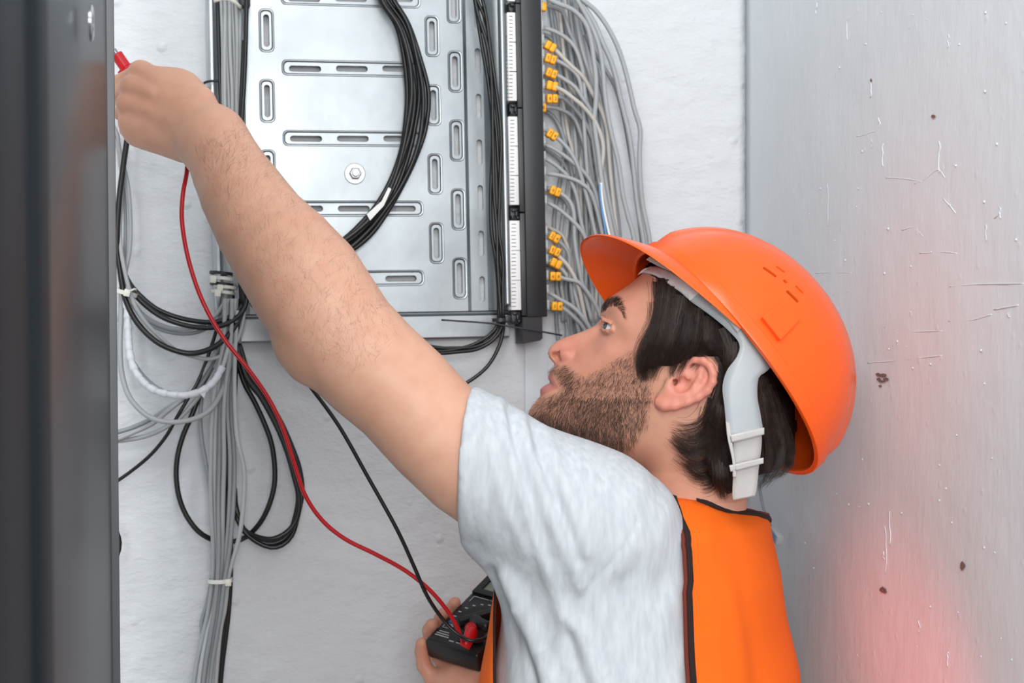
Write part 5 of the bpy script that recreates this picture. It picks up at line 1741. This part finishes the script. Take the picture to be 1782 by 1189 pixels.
# ------------------------------------------------------------------ T-shirt
shirt = Field()
SL = [LA(790, 790, 1.372, 123), LA(815, 800, 1.372, 121), LA(895, 850, 1.376, 122), LA(975, 885, 1.384, 127), LA(1030, 903, 1.392, 123), LA(1076, 926, 1.40, 108)]
shirt.chain(SL, 0.0, 0.90)
DR = [LA(828, 915, 1.378, 24), LA(848, 940, 1.38, 29), LA(890, 979, 1.385, 27), LA(926, 1018, 1.39, 36), LA(980, 1090, 1.41, 60)]
shirt.chain(DR, 0.02)
shirt.cone(P(1000, 940, 1.405), P(1040, 1180, 1.44), 0.070, 0.085, 0.04)
shirt.cone(P(1076, 926, 1.40), P(1100, 1000, 1.45), 0.054, 0.050, 0.02)
shirt.raw(P(1130, 1080, 1.52), 0.36, torso_f(-0.001), 0.012)
shirt.cone(P(1180, 950, 1.50), RSH, 0.055, 0.060, 0.04)
shirt.cone(RSH, P(1160, 1180, 1.69), 0.062, 0.060, 0.03)
# sleeve opening
sp = P(812, 795, 1.372)
sn = np.array([-0.992, 0.10, 0.075]); sn /= np.linalg.norm(sn)
shirt.raw(sp, 9.0, lambda p: (p - sp) @ sn - 0.0, 0.003, 'clip')
hz = _tz[0]
a_in, a_out = arm[3], arm[5]
sv, sq_ = surface_nets(shirt, (-0.12, 1.20, 1.00), (0.38, 1.82, 1.55), 0.0032)
sv = laplacian(sv, sq_, 4)
snm = vnormals(sv, sq_)
X_, Y_ = to_px(sv)
near = sstep(-0.05, 0.35, -(snm[:, 1]))
disp = np.zeros(len(sv))
def fold(pts, amp, wid, a0=None):
    global disp
    d = line_d(X_, Y_, pts)
    disp += 1.3 * amp * np.exp(-(d / wid) ** 2) * near
fold([(868, 702), (884, 770), (905, 850), (935, 940), (962, 1020), (985, 1090)], 0.0034, 13)
fold([(846, 720), (858, 800), (880, 880), (915, 960)], 0.0020, 12)
fold([(905, 725), (925, 800), (955, 890), (990, 970), (1010, 1020)], 0.0030, 13)
fold([(945, 742), (970, 820), (1005, 910), (1020, 960)], 0.0022, 13)
fold([(885, 715), (900, 790), (925, 880), (955, 970)], -0.0024, 10)
fold([(925, 735), (948, 815), (980, 900), (1005, 975)], -0.0022, 10)
fold([(1112, 905), (1090, 945), (1060, 985), (1020, 1030), (985, 1075), (938, 1142)], -0.0012, 4.5)
fold([(1116, 920), (1096, 960), (1068, 1005), (1000, 1080), (950, 1140)], 0.0010, 16)
fold([(876, 1000), (902, 1050), (930, 1110), (955, 1190)], 0.0060, 16)
fold([(855, 1000), (880, 1060), (905, 1120), (925, 1190)], -0.0050, 14)
fold([(1000, 1085), (1020, 1130), (1045, 1200)], 0.0034, 14)
fold([(985, 1090), (1000, 1140), (1018, 1200)], -0.0026, 10)
fold([(1110, 960), (1130, 1040), (1150, 1120), (1160, 1190)], 0.0022, 24)
fold([(1070, 1020), (1095, 1100), (1110, 1190)], -0.0018, 22)
fold([(898, 1060), (905, 1120), (918, 1189)], 0.0026, 8)
fold([(832, 702), (821, 760), (815, 820), (822, 900), (836, 955)], -0.0006, 2.0)      # hem stitching
disp += 0.0007 * np.sin(X_ * 0.11 + Y_ * 0.035) * near * sstep(700, 820, Y_)
sv = sv + snm * disp[:, None]
SHIRT = np_obj('t_shirt', sv, sq_, M['shirt'], PERSON)
# ------------------------------------------------------------------ safety vest: back and front panels around the trunk
ARMH = [(858, 1166), (875, 1170), (897, 1177), (930, 1190.5), (960, 1193), (991, 1194.5), (1092, 1197), (1189, 1202), (1320, 1208), (1500, 1212)]
NECKL = [(1160, 862), (1181, 859), (1211, 869), (1261, 886), (1302, 890), (1337, 900), (1360, 912)]
FRNT = [(1000, 888), (1040, 882), (1092, 879), (1189, 872), (1320, 866), (1500, 860)]
def S(th, z, off):
    """trunk surface; th = 0 is the middle of the back, positive towards his left"""
    cx, k = trow(np.array([z]))
    a, b = 0.125 * k[0] + off, 0.19 * k[0] + off
    c = np.array([cx[0], TY, z])
    return c - TC_ * math.cos(th) * a + TL_ * math.sin(th) * b
def find_th(px_of_py, z, lo, hi, off, rising):
    best, bt = 1e9, lo
    for th in np.linspace(lo, hi, 90):
        X, Y = to_px(S(th, z, off))
        e = abs(X - px_of_py(Y))
        if e < best:
            best, bt = e, th
    return bt
arm_px = lambda y: np.interp(y, [a[0] for a in ARMH], [a[1] for a in ARMH])
frn_px = lambda y: np.interp(y, [a[0] for a in FRNT], [a[1] for a in FRNT])
neck_py = lambda x: np.interp(x, [a[0] for a in NECKL], [a[1] for a in NECKL])
OFFV = 0.0065
ZB = ZC - (1480 - CY) / FPX * 1.5
def z_top(th):
    best, bz = 1e9, _tz[-3]
    for z in np.linspace(ZC - (990 - CY) / FPX * 1.5, _tz[-1] - 0.002, 90):
        X, Y = to_px(S(th, z, OFFV))
        e = abs(Y - neck_py(X))
        if e < best:
            best, bz = e, z
    return bz
zs_tab = np.linspace(ZB, _tz[-1] - 0.002, 70)
th_tab = np.array([find_th(arm_px, z, 0.05, 1.5, OFFV, True) for z in zs_tab])
tht = np.linspace(-1.4, 1.5, 60)
zt_tab = np.array([z_top(t) for t in tht])
_i = np.argsort(tht)
ztop = lambda th: np.interp(th, tht, zt_tab)
thn = lambda z: np.interp(z, zs_tab, th_tab)
NR, NC = 70, 60
grid = np.zeros((NR, NC, 3)); gth = np.zeros((NR, NC)); gz = np.zeros((NR, NC))
for i in range(NR):
    for j in range(NC):
        u, v = i / (NR - 1), j / (NC - 1)
        z = ZB + u * (1.30 - ZB)
        th = 0.5
        for _ in range(12):
            tn = thn(z)
            th = tn + (-1.25 - tn) * v
            z = ZB + u * (ztop(th) - ZB)
        gth[i, j], gz[i, j] = th, z
        p = S(th, z, OFFV)
        X, Y = to_px(p)
        # soft hanging folds
        f = 0.0022 * math.exp(-((X - (1262 + (Y - 1000) * 0.16)) / 16) ** 2) * min(1, max(0, (Y - 930) / 90)) - 0.002 * math.exp(-((X - (1285 + (Y - 1000) * 0.2)) / 16) ** 2) * min(1, max(0, (Y - 960) / 90))
        f += 0.0016 * math.exp(-((X - (1232 + (Y - 900) * 0.08)) / 14) ** 2)
        f += 0.0012 * math.sin(X * 0.045 + Y * 0.012)
        grid[i, j] = S(th, z, OFFV + f)
VEST = thing('x', 'x', 'x', (0.13, TY, 0.0))
VEST.name = 'safety_vest'
for k_ in ('label', 'category'):
    del VEST[k_]
VEST.parent = PERSON
VEST.location = (0, 0, 0)
def sheet(name, g, m, parent, thick=0.0012):
    nr, nc = g.shape[:2]
    mb = MB()
    mb.add(g.reshape(-1, 3), [(i * nc + j, i * nc + j + 1, (i + 1) * nc + j + 1, (i + 1) * nc + j) for i in range(nr - 1) for j in range(nc - 1)])
    o = obj(name, mb, m, parent)
    sm = o.modifiers.new('thickness', 'SOLIDIFY')
    sm.thickness, sm.offset = thick, 0
    return o
sheet('back_panel', grid, M['vest'], VEST)
def ribbon(name, edge, inner, m, parent, lift):
    """band between an edge line and a line beside it, lifted off the cloth"""
    nrm = np.cross(np.gradient(edge, axis=0), inner - edge)
    nrm /= np.linalg.norm(nrm, axis=1)[:, None] + 1e-12
    nrm *= np.sign((nrm * (CAMP - edge)).sum(1))[:, None]
    g = np.stack([edge + nrm * lift, (edge + inner) / 2 + nrm * (lift + 0.0008), inner + nrm * lift], 1)
    return sheet(name, g, m, parent, 0.0014)
def inward(a, b, d):
    v = b - a
    return a + v / (np.linalg.norm(v, axis=1)[:, None] + 1e-12) * d
e0, e1 = grid[:, 0], grid[:, 2]
ribbon('armhole_binding', inward(e0, e1, -0.0006), inward(e0, e1, 0.0056), M['binding'], VEST, 0.0016)
ribbon('armhole_mesh_edge', inward(e0, e1, -0.0048), inward(e0, e1, -0.0004), M['binding_mesh'], VEST, 0.0008)
js = [j for j in range(NC) if to_px(grid[-1, j])[0] > 1206]
e0, e1 = grid[-1, js], grid[-3, js]
ribbon('neck_binding', inward(e0, e1, 0.0), inward(e0, e1, 0.0065), M['binding'], VEST, 0.0016)
ribbon('neck_mesh_edge', inward(e0, e1, -0.0035), inward(e0, e1, 0.0005), M['binding_mesh'], VEST, 0.0005)
# front panel
zf = np.linspace(ZB, ZC - (985 - CY) / FPX * 1.5, 40)
g = np.zeros((len(zf), 30, 3))
for i, z in enumerate(zf):
    tt_ = np.linspace(1.6, 3.6, 120)
    xs_ = [to_px(S(q, z, 0.010)) for q in tt_]
    kmin = int(np.argmin([q[0] for q in xs_]))
    tn = tt_[kmin] - np.interp(xs_[kmin][1], [1000, 1035, 1189, 1400], [0.05, 0.15, 0.44, 0.55])
    for j in range(30):
        th = tn + (4.6 - tn) * j / 29
        g[i, j] = S(th, z, 0.010)
sheet('front_panel', g, M['vest'], VEST)
ribbon('front_binding', inward(g[:, 0], g[:, 1], -0.0055), inward(g[:, 0], g[:, 1], 0.0002), M['binding'], VEST, 0.0010)

# ------------------------------------------------------------------ trousers and boots (below the view)
leg = Field()
hipz = 1.02
leg.ell((0.134, TY, 1.02), np.array([TC_, TL_, ZV]), (0.125, 0.175, 0.14), 0.02)
for s in (1, -1):
    hp = np.array([0.134, TY, 0.95]) + TL_ * 0.09 * s
    kn = hp + TC_ * 0.03 + TL_ * 0.02 * s + ZV * -0.42
    an = kn - TC_ * 0.03 - ZV * 0.43
    leg.chain([(hp, 0.095), (kn, 0.068), (an, 0.062)], 0.03)
lv, lq = surface_nets(leg, (-0.15, 1.2, 0.02), (0.42, 1.86, 1.2), 0.009)
np_obj('trousers', laplacian(lv, lq, 3), lq, M['trousers'], PERSON)
for s in (1, -1):
    bt = Field()
    an = np.array([0.134, TY, 0.95]) + TL_ * 0.11 * s - ZV * 0.85
    bt.cone(an + ZV * 0.08, an + ZV * -0.04, 0.05, 0.048, 0.0)
    bt.cone(an + ZV * -0.045, an + TC_ * 0.14 + ZV * -0.05, 0.047, 0.042, 0.02)
    z0 = 0.003
    bt.raw(an, 9.0, lambda p: z0 - p[:, 2], 0.004, 'clip')
    lv, lq = surface_nets(bt, an - 0.25, an + 0.25, 0.007)
    np_obj('work_boot', laplacian(lv, lq, 2), lq, M['boot'], PERSON)

# ================================================================== HARD HAT
HO = (1262.0, 632.0)
ha = np.array([-0.609, -0.793]); hh = np.array([0.793, -0.609])
ROLLH = math.radians(22)
FWD = EX * ha[0] - ZV * ha[1]
UP0 = EX * hh[0] - ZV * hh[1]
LAT = EL * math.cos(ROLLH) + UP0 * math.sin(ROLLH)
UPH = UP0 * math.cos(ROLLH) - EL * math.sin(ROLLH)
HO3 = HW(*HO)
def HH(a, h, w):
    """helmet frame in pixels: forward, up, sideways"""
    return HO3 + (FWD * a + UPH * h + LAT * w) * SPX
AX_F, AX_B, AX_H, AX_W = 240.0, 232.0, 214.0, 186.0
RIMH = lambda ps: -15.0 * math.sin(ps) ** 2 - 2                    # rim line arches a little over the ears
def dome_pt(ps, t, off=0.0):
    """ps: angle around from the front; t: 0 rim .. 1 crown"""
    c, s = math.cos(ps), math.sin(ps)
    ax = AX_F if c >= 0 else AX_B
    r0 = RIMH(ps)
    ang = t * math.pi / 2
    rad = math.cos(ang) ** 0.97
    a, w = ax * c * rad, AX_W * s * rad
    h = r0 + (AX_H - r0) * math.sin(ang)
    # raised crest and side ridges along the crown
    wn = abs(w)
    crest = 0.0
    if t > 0.06:
        fade = min(1, (t - 0.06) / 0.12)
        crest = 6.0 * (1 - 1 / (1 + math.exp(-(wn - 46) / 3.0))) * fade + 4.0 * (1 - 1 / (1 + math.exp(-(wn - 27) / 2.5))) * fade
    nrm = np.array([a / AX_F ** 2, (h) / AX_H ** 2, w / AX_W ** 2])
    nrm /= np.linalg.norm(nrm) + 1e-9
    q = np.array([a, h, w]) + nrm * (crest + off)
    return q
HAT = thing('hard_hat', 'orange plastic hard hat with a short peak worn by the man', 'hard hat', HH(0, 0, 0))
def build_shell():
    NP_, NT = 160, 44
    vo, vi = [], []
    ts = list(np.linspace(0, 0.97, NT)) 
    mb = MB()
    for off in (0.0, -4.5):
        for t in ts:
            for k in range(NP_):
                q = dome_pt(2 * math.pi * k / NP_, t, off)
                mb.v.append(tuple(HH(*q)))
        q = dome_pt(0.0, 1.0, off)
        mb.v.append(tuple(HH(0, q[1], 0)))
    n1 = NT * NP_ + 1
    for L_ in (0, 1):
        b0 = L_ * n1
        for i in range(NT - 1):
            for k in range(NP_):
                k2 = (k + 1) % NP_
                f = (b0 + i * NP_ + k, b0 + i * NP_ + k2, b0 + (i + 1) * NP_ + k2, b0 + (i + 1) * NP_ + k)
                mb.f.append(f if L_ == 0 else f[::-1])
        for k in range(NP_):
            f = (b0 + (NT - 1) * NP_ + k, b0 + (NT - 1) * NP_ + (k + 1) % NP_, b0 + NT * NP_)
            mb.f.append(f if L_ == 0 else f[::-1])
    for k in range(NP_):
        k2 = (k + 1) % NP_
        mb.f.append((k, n1 + k, n1 + k2, k2))
    o = obj('shell', mb, M['helmet'], HAT)
    # ventilation slits cut through the shell (both sides)
    cut = bmesh.new()
    def cutter(c, d, ln, wd):
        for s in (1,):
            cx, cy = c
            loc = None
        return
    boxes = []
    for (x0, y0), (x1, y1), wd in (((1330, 463.5), (1349, 483), 7.0), ((1352, 462.5), (1364.5, 475.5), 5.2), ((1370, 505.5), (1388.5, 526), 7.0), ((1385, 497.5), (1397, 511), 5.2)):
        boxes.append(((x0 + x1) / 2, (y0 + y1) / 2, math.hypot(x1 - x0, y1 - y0), wd, math.atan2(y1 - y0, x1 - x0)))
    boxes.append((1366.5, 490, 8.5, 8.0, 0.8))
    dg = None
    tree = BVHTree.FromPolygons([Vector(v) for v in mb.v[:n1]], [f for f in mb.f if max(f) < n1])
    for x, y, ln, wd, an in boxes:
        d = Vector((float((x - CX) / FPX), 1.0, float(-(y - CY) / FPX))).normalized()
        loc, nor, _, dist = tree.ray_cast(Vector(CAMP), d)
        if loc is None:
            continue
        m_ = loc[1] / FPX
        ex = np.array([math.cos(an), 0, -math.sin(an)])
        nn = np.array(nor); nn = nn if nn @ (CAMP - np.array(loc)) > 0 else -nn
        ex = ex - nn * (ex @ nn); ex /= np.linalg.norm(ex)
        ey = np.cross(nn, ex)
        vs = []
        if ln > 9:
            pr = [(-.5, -.5), (.5, -.5), (.5, .5), (-.5, .5)]
        else:
            pr = [(0.5 * math.cos(q), 0.5 * math.sin(q)) for q in np.linspace(0, 2 * math.pi, 13)[:-1]]
        for s in (0.012, -0.02):
            for a, b in pr:
                vs.append(cut.verts.new(np.array(loc) + nn * s + ex * a * ln * m_ + ey * b * wd * m_))
        k = len(pr)
        cut.faces.new(vs[:k]); cut.faces.new(vs[k:][::-1])
        for i in range(k):
            j = (i + 1) % k
            cut.faces.new((vs[i], vs[k + i], vs[k + j], vs[j]))
    bmesh.ops.recalc_face_normals(cut, faces=cut.faces)
    cme = bpy.data.meshes.new('slit_cutter')
    cut.to_mesh(cme); cut.free()
    co = bpy.data.objects.new('slit_cutter', cme)
    COL.objects.link(co)
    base = np.array(HAT['_o'])
    co.location = (0, 0, 0)
    bo = o.modifiers.new('slits', 'BOOLEAN')
    bo.operation, bo.object, bo.solver = 'DIFFERENCE', co, 'EXACT'
    bpy.context.view_layer.update()
    dg = bpy.context.evaluated_depsgraph_get()
    nm = bpy.data.meshes.new_from_object(o.evaluated_get(dg))
    o.modifiers.clear()
    if len(nm.polygons) > 1000:
        o.data = nm
        nm.polygons.foreach_set('use_smooth', [True] * len(nm.polygons))
        nm.set_sharp_from_angle(angle=math.radians(40))
    bpy.data.objects.remove(co)
    return o
build_shell()
# rim band
def rim_band():
    n = 160
    mb = MB()
    prof = [(-1.0, 0.0), (-1.0, 20.0), (0.5, 21.5), (4.5, 21.0), (6.0, 19.5), (6.5, 2.0), (5.5, -1.5), (2.5, -2.5), (-3.0, -2.5), (-4.5, 0.0)]
    for k in range(n):
        ps = 2 * math.pi * k / n
        c, s = math.cos(ps), math.sin(ps)
        ax = AX_F if c >= 0 else AX_B
        nv = np.array([c / ax, s / AX_W]); nv /= np.linalg.norm(nv)
        for o_, h_ in prof:
            mb.v.append(tuple(HH(ax * c + nv[0] * o_, RIMH(ps) + h_, AX_W * s + nv[1] * o_)))
    m_ = len(prof)
    for k in range(n):
        k2 = (k + 1) % n
        for i in range(m_):
            j = (i + 1) % m_
            mb.f.append((k * m_ + i, k2 * m_ + i, k2 * m_ + j, k * m_ + j))
    o = obj('rim_band', mb, M['helmet'], HAT, sharp=35)
rim_band()
# peak
def peak():
    n, mrow = 72, 16
    mb = MB()
    def pt(ps, r, th):
        c, s = math.cos(ps), math.sin(ps)
        nv = np.array([c / AX_F, s / AX_W]); nv /= np.linalg.norm(nv)
        g = max(0.0, math.cos(ps * 90 / 84)) ** 0.62
        ext = 82.0 * g * r
        a = AX_F * c * 0.985 + ext * (0.9 + 0.1 * nv[0]) * 1.0
        w = AX_W * s * 0.985 + ext * nv[1] * 0.25
        h = RIMH(ps) + 4 - 48.0 * g * r ** 1.3 - 20 * (1 - abs(s)) * g * r - 6 * r * g + th
        return HH(a, h, w)
    P1 = math.radians(83)
    for th in (3.0, -3.0):
        for i in range(mrow):
            for k in range(n):
                ps = -P1 + 2 * P1 * k / (n - 1)
                r = i / (mrow - 1)
                mb.v.append(tuple(pt(ps, r, th * (1.0 if i < mrow - 1 else 0.55))))
    N1 = n * mrow
    for L_ in (0, 1):
        for i in range(mrow - 1):
            for k in range(n - 1):
                f = (L_ * N1 + i * n + k, L_ * N1 + i * n + k + 1, L_ * N1 + (i + 1) * n + k + 1, L_ * N1 + (i + 1) * n + k)
                mb.f.append(f[::-1] if L_ == 0 else f)
    for k in range(n - 1):
        i = mrow - 1
        mb.f.append((i * n + k, i * n + k + 1, N1 + i * n + k + 1, N1 + i * n + k))
        mb.f.append((k, N1 + k, N1 + k + 1, k + 1))
    o = obj('peak', mb, M['helmet'], HAT, sharp=60)
peak()
# accessory slot boss at the side
def boss(s=1):
    mb = MB()
    ps0 = math.acos(0.02)
    pts = []
    q = []
    for da, t in ((-24, 0.095), (24, 0.095), (22, 0.26), (-20, 0.26)):
        ps = ps0 - da / AX_F * 1.0
        for off in (-2, 11 if t < 0.2 else 5):
            q.append(HH(*(dome_pt(ps, t, off) * np.array([1, 1, s]))))
    mb.v = [tuple(v) for v in q]
    mb.f = [(0, 2, 4, 6), (1, 7, 5, 3), (0, 1, 3, 2), (2, 3, 5, 4), (4, 5, 7, 6), (6, 7, 1, 0)]
    o = obj('accessory_boss', mb, M['helmet'], HAT, smooth=False)
    bv_ = o.modifiers.new('round', 'BEVEL'); bv_.width, bv_.segments = 0.0012, 3
for _s in (1, -1):
    boss(_s)

# ------------------------------------------------------------------ headband inside the hat
def band_strip(name, a_edge, b_edge, wfun, m, parent, thick=0.0016, n=40):
    """strip between two traced edges; wfun gives its sideways distance (mm)"""
    ca = catmull([np.array([x, y, 0.]) for x, y in a_edge], 3)
    cb = catmull([np.array([x, y, 0.]) for x, y in b_edge], 3)
    f = lambda c: np.stack([np.interp(np.linspace(0, 1, n), np.linspace(0, 1, len(c)), c[:, k]) for k in (0, 1)], 1)
    A_, B_ = f(ca), f(cb)
    g = np.zeros((n, 5, 3))
    for i in range(n):
        for j in range(5):
            x, y = A_[i] + (B_[i] - A_[i]) * j / 4
            g[i, j] = HW(x, y, wfun(x, y))
    return sheet(name, g, m, parent, thick)
def wb(x, y):
    return np.interp(x + 0.25 * (y - 600), [1085, 1120, 1160, 1200, 1240, 1280, 1320, 1360], [44, 60, 72, 81, 88, 91, 88, 80])
def wsw(x, y):
    w_ = math.sqrt(max(float(w2_at(np.array([float(x)]), np.array([float(y)]))[0]), 0.0)) + 5.0
    f = min(1.0, max(0.0, (x - 1150) / 50.0))
    return w_ * (1 - f) + (wb(x, y) + 1) * f if x > 1119 else w_
band_strip('sweatband', [(1116, 472), (1124, 467), (1142, 466), (1169, 478), (1195, 494), (1218, 511)], [(1110, 479), (1120, 475), (1141, 482), (1169, 502), (1186, 514), (1200, 527)], wsw, M['sweat'], HAT, 0.0025)
hb = band_strip('headband', [(1213, 507), (1250, 530), (1290, 560), (1318, 600), (1330, 632), (1320, 645), (1310, 654), (1308, 684), (1313, 712), (1318, 742)],
           [(1199, 527), (1237, 555), (1264, 579), (1279, 599), (1275, 619), (1259, 642), (1252, 669), (1255, 700), (1257, 722), (1259, 748)], wb, M['band_grey'], HAT, 0.002, 60)
mb = MB()
band_strip('hanger_clip', [(1240, 531), (1262, 546), (1284, 570)], [(1233, 536), (1256, 556), (1276, 580)], lambda x, y: wb(x, y) + 4, M['buckle'], HAT, 0.003)
band_strip('front_hanger', [(1134, 452), (1152, 462), (1172, 474)], [(1128, 457), (1147, 468), (1166, 477)], lambda x, y: wb(x, y) + 2, M['buckle'], HAT, 0.003)
band_strip('nape_strap', [(1313, 716), (1316, 760), (1312, 800), (1309, 835), (1306, 850)], [(1268, 735), (1270, 770), (1270, 810), (1269, 845), (1270, 856)], lambda x, y: wb(x, y) - 4 - max(0, y - 745) * 0.08, M['buckle'], HAT, 0.0016)
for ya, yb in ((738, 752), (788, 800)):
    band_strip('buckle_bar', [(1263, ya + 9), (1290, ya + 3), (1319, ya - 3)], [(1265, yb + 7), (1291, yb + 1), (1319, yb - 6)], lambda x, y: wb(x, y) + 1 - max(0, y - 745) * 0.07, M['buckle'], HAT, 0.003)
band_strip('buckle_side', [(1257, 725), (1260, 752), (1268, 790), (1269, 816)], [(1263, 728), (1267, 756), (1272, 790), (1274, 816)], lambda x, y: wb(x, y) + 1 - max(0, y - 745) * 0.07, M['buckle'], HAT, 0.003)
# far half of the headband (mirror), simple continuous strip
gfar = []
band_strip('headband_far_half', [(1160, 480), (1200, 495), (1250, 530), (1318, 600), (1330, 700), (1322, 745)], [(1150, 495), (1190, 515), (1237, 555), (1279, 610), (1290, 700), (1285, 752)], lambda x, y: -wb(x, y), M['band_grey'], HAT, 0.002)

# ================================================================== MULTIMETER, LEADS AND PROBE
def build_meter():
    W_, L_, T_ = 70, 128, 24
    t = thing('multimeter', 'black handheld multimeter with grey display held in the lower hand', 'multimeter', MM(35, 60, -24))
    mb = MB()
    frame_box(mb, MM(0, 0, -T_), MWv * W_ * .001, MLv * L_ * .001, MNv * T_ * .001, 0.0035)
    obj('case', mb, M['meter'], t, sharp=50)
    mb = MB()
    frame_box(mb, MM(4, 4, -0.2), MWv * .062, MLv * .084, MNv * .0006, 0.0002)
    obj('face_plate', mb, M['meter_face'], t, sharp=50)
    # raised screen hood with the display
    def prismq(q, n0, n1, m, nm, par):
        mb = MB()
        prism(mb, [MM(a, b, n0) for a, b in q], MNv * (n1 - n0) * .001)
        return obj(nm, mb, m, par, smooth=False)
    mb = MB()
    prism(mb, [MM(a, b, -0.5) for a, b in [(3, 90), (67, 90), (67, 124), (3, 124)]], MNv * .004, [[MM(a, b, -0.5) for a, b in [(11, 98), (59, 98), (59, 117), (11, 117)]]])
    hood = obj('screen_hood', mb, M['meter'], t, smooth=False)
    mb = MB(); frame_box(mb, MM(11, 98, -0.2), MWv * .048, MLv * .019, MNv * .0012); obj('display', mb, M['lcd'], hood, smooth=False)
    # selector knob in its dished ring
    c = MM(37, 50, 0.4)
    mb = MB(); lathe(mb, c, MNv, [(0, 0.0245), (0.0012, 0.024), (0.0016, 0.0225), (0.0008, 0.020), (0.0008, 0.004)], 40); kn = obj('selector_dial', mb, M['meter'], t, sharp=40)
    ex = MLv * 0.75 + MWv * 0.66; ex /= np.linalg.norm(ex); eyv = np.cross(MNv, ex)
    mb = MB(); frame_box(mb, c - ex * 0.020 - eyv * 0.0042 + MNv * 0.001, ex * 0.040, eyv * 0.0084, MNv * 0.0085, 0.0015); obj('dial_grip', mb, M['meter'], kn, sharp=40)
    # printed marks round the dial
    mb = MB()
    for k in range(20):
        th = 2 * math.pi * k / 20 + 0.1
        p = c + (MWv * math.cos(th) + MLv * math.sin(th)) * 0.0285
        frame_box(mb, p - MWv * 0.0018 - MLv * 0.0008, MWv * 0.0036, MLv * 0.0014, MNv * 0.0006)
    for a0, b0, w_, h_ in [(8, 85.5, 20, .7), (8, 76, .7, 10), (30, 85.5, 16, .7), (46, 78, .7, 8), (6, 12, 18, 1.4), (6, 15.5, 16, 1.2), (7, 19, 13, 1.2), (27, 8.5, 6, 1.4), (36, 8.5, 9, 1.4), (6, 26, 9, .7), (6, 26, .7, 7), (14.5, 26, .7, 7), (6, 33, 9, .7), (54, 30, .8, 10), (54, 40, 9, .8)]:
        frame_box(mb, MM(a0, b0, 0.3), MWv * w_ * .001, MLv * h_ * .001, MNv * .0006)
    pr = obj('printed_marks', mb, M['print'], t, smooth=False); pr['kind'] = 'stuff'
    mb = MB(); frame_box(mb, MM(7.5, 35, 0.3), MWv * .007, MLv * .006, MNv * .0007); obj('blue_print', mb, M['print_blue'], t, smooth=False)
    for a0 in (38, 49, 60):
        mb = MB(); lathe(mb, MM(a0, 16, 0.2), MNv, [(0, 0.005), (0.0016, 0.005), (0.0016, 0.0025), (0.0002, 0.0022)], 20); obj('jack', mb, M['meter'], t, sharp=40)
build_meter()
def sector(c, pts, r, nm, lb, m, extra=None):
    pass
# red lead: plug in the meter, long sagging wire, probe held by the raised hand
rp0 = P(812, 1112, 1.555)
redl = [P(327, 262, 1.500), P(325, 300, 1.490), P(318, 340, 1.480), P(317, 390, 1.476), P(330, 460, 1.472), P(355, 530, 1.470), P(390, 590, 1.472), P(430, 640, 1.476), P(465, 690, 1.482), P(490, 740, 1.486), P(510, 800, 1.492), P(530, 860, 1.498), P(560, 905, 1.505), P(600, 938, 1.512), P(650, 963, 1.52), P(700, 990, 1.53), P(740, 1020, 1.535), P(770, 1052, 1.54), P(792, 1085, 1.545), P(806, 1118, 1.548)]
t = thing('test_probe', 'red test probe with a long red lead from the raised hand to the meter', 'test probe', P(806, 1122, 1.55))
mb = MB(); tube(mb, catmull(redl, 0.006), 3.9 * 1.49 / FPX, 10); obj('lead', mb, M['red_wire'], t)
pa, pb = P(238, 146, 1.548), P(203, 95, 1.540)
axp = (pb - pa) / np.linalg.norm(pb - pa)
LP = np.linalg.norm(pb - pa)
mb = MB(); lathe(mb, pa - axp * 0.03, axp, [(0, 0.004), (0.004, 0.0056), (0.03 + LP * 0.42, 0.0056), (0.03 + LP * 0.45, 0.0095), (0.03 + LP * 0.56, 0.0098), (0.03 + LP * 0.60, 0.0062), (0.03 + LP, 0.0062), (0.031 + LP, 0.005)], 20); obj('probe_body', mb, M['red_plastic'], t, sharp=40)
mb = MB(); lathe(mb, pb, axp, [(0, 0.003), (0.006, 0.003), (0.0065, 0.0012), (0.018, 0.0009), (0.02, 0.0002)], 12); obj('probe_tip', mb, M['steel_nut'], t, sharp=40)
bx_o = MM(44, 10, 1)
mb = MB(); pq = MM(38, 16, 1); d1 = MNv * 0.55 + MLv * 0.62 + MWv * 0.15; d1 /= np.linalg.norm(d1)
tube(mb, catmull([P(808, 1126, 1.552), P(815, 1112, 1.556), P(821, 1094, 1.566)], 0.004), 0.0062, 14, r_list=None); obj('plug', mb, M['red_plastic'], t)
mb = MB(); tube(mb, catmull([P(818, 1092, 1.568), P(822, 1100, 1.575), MM(49, 16, 1.5)], 0.004), 0.0064, 14); obj('plug_boot', mb, M['red_plastic'], t)
t = thing('test_lead', 'black test lead running from behind the upper arm down to the meter', 'test lead', P(840, 1120, 1.55))
blk = [P(300, 215, 1.535), P(380, 380, 1.55), P(450, 530, 1.54), P(500, 620, 1.52), P(540, 673, 1.505), P(590, 742, 1.505), P(640, 830, 1.51), P(690, 920, 1.515), P(720, 985, 1.525), P(742, 1035, 1.532), P(768, 1075, 1.54), P(795, 1103, 1.54), P(822, 1116, 1.535), P(846, 1110, 1.545), P(856, 1096, 1.56), P(850, 1088, 1.572)]
mb = MB(); tube(mb, catmull(blk, 0.006), 3.6 * 1.51 / FPX, 10); obj('lead', mb, M['black_cable'], t)
mb = MB(); tube(mb, catmull([P(851, 1092, 1.57), P(838, 1086, 1.575), P(824, 1078, 1.585)], 0.004), 0.0058, 14); obj('plug', mb, M['black_plastic'], t)
mb = MB(); tube(mb, catmull([P(826, 1079, 1.585), P(834, 1086, 1.592), MM(60, 16, 1.5)], 0.004), 0.006, 14); obj('plug_boot', mb, M['black_plastic'], t)

for _o in bpy.data.objects:
    if '_o' in _o:
        del _o['_o']
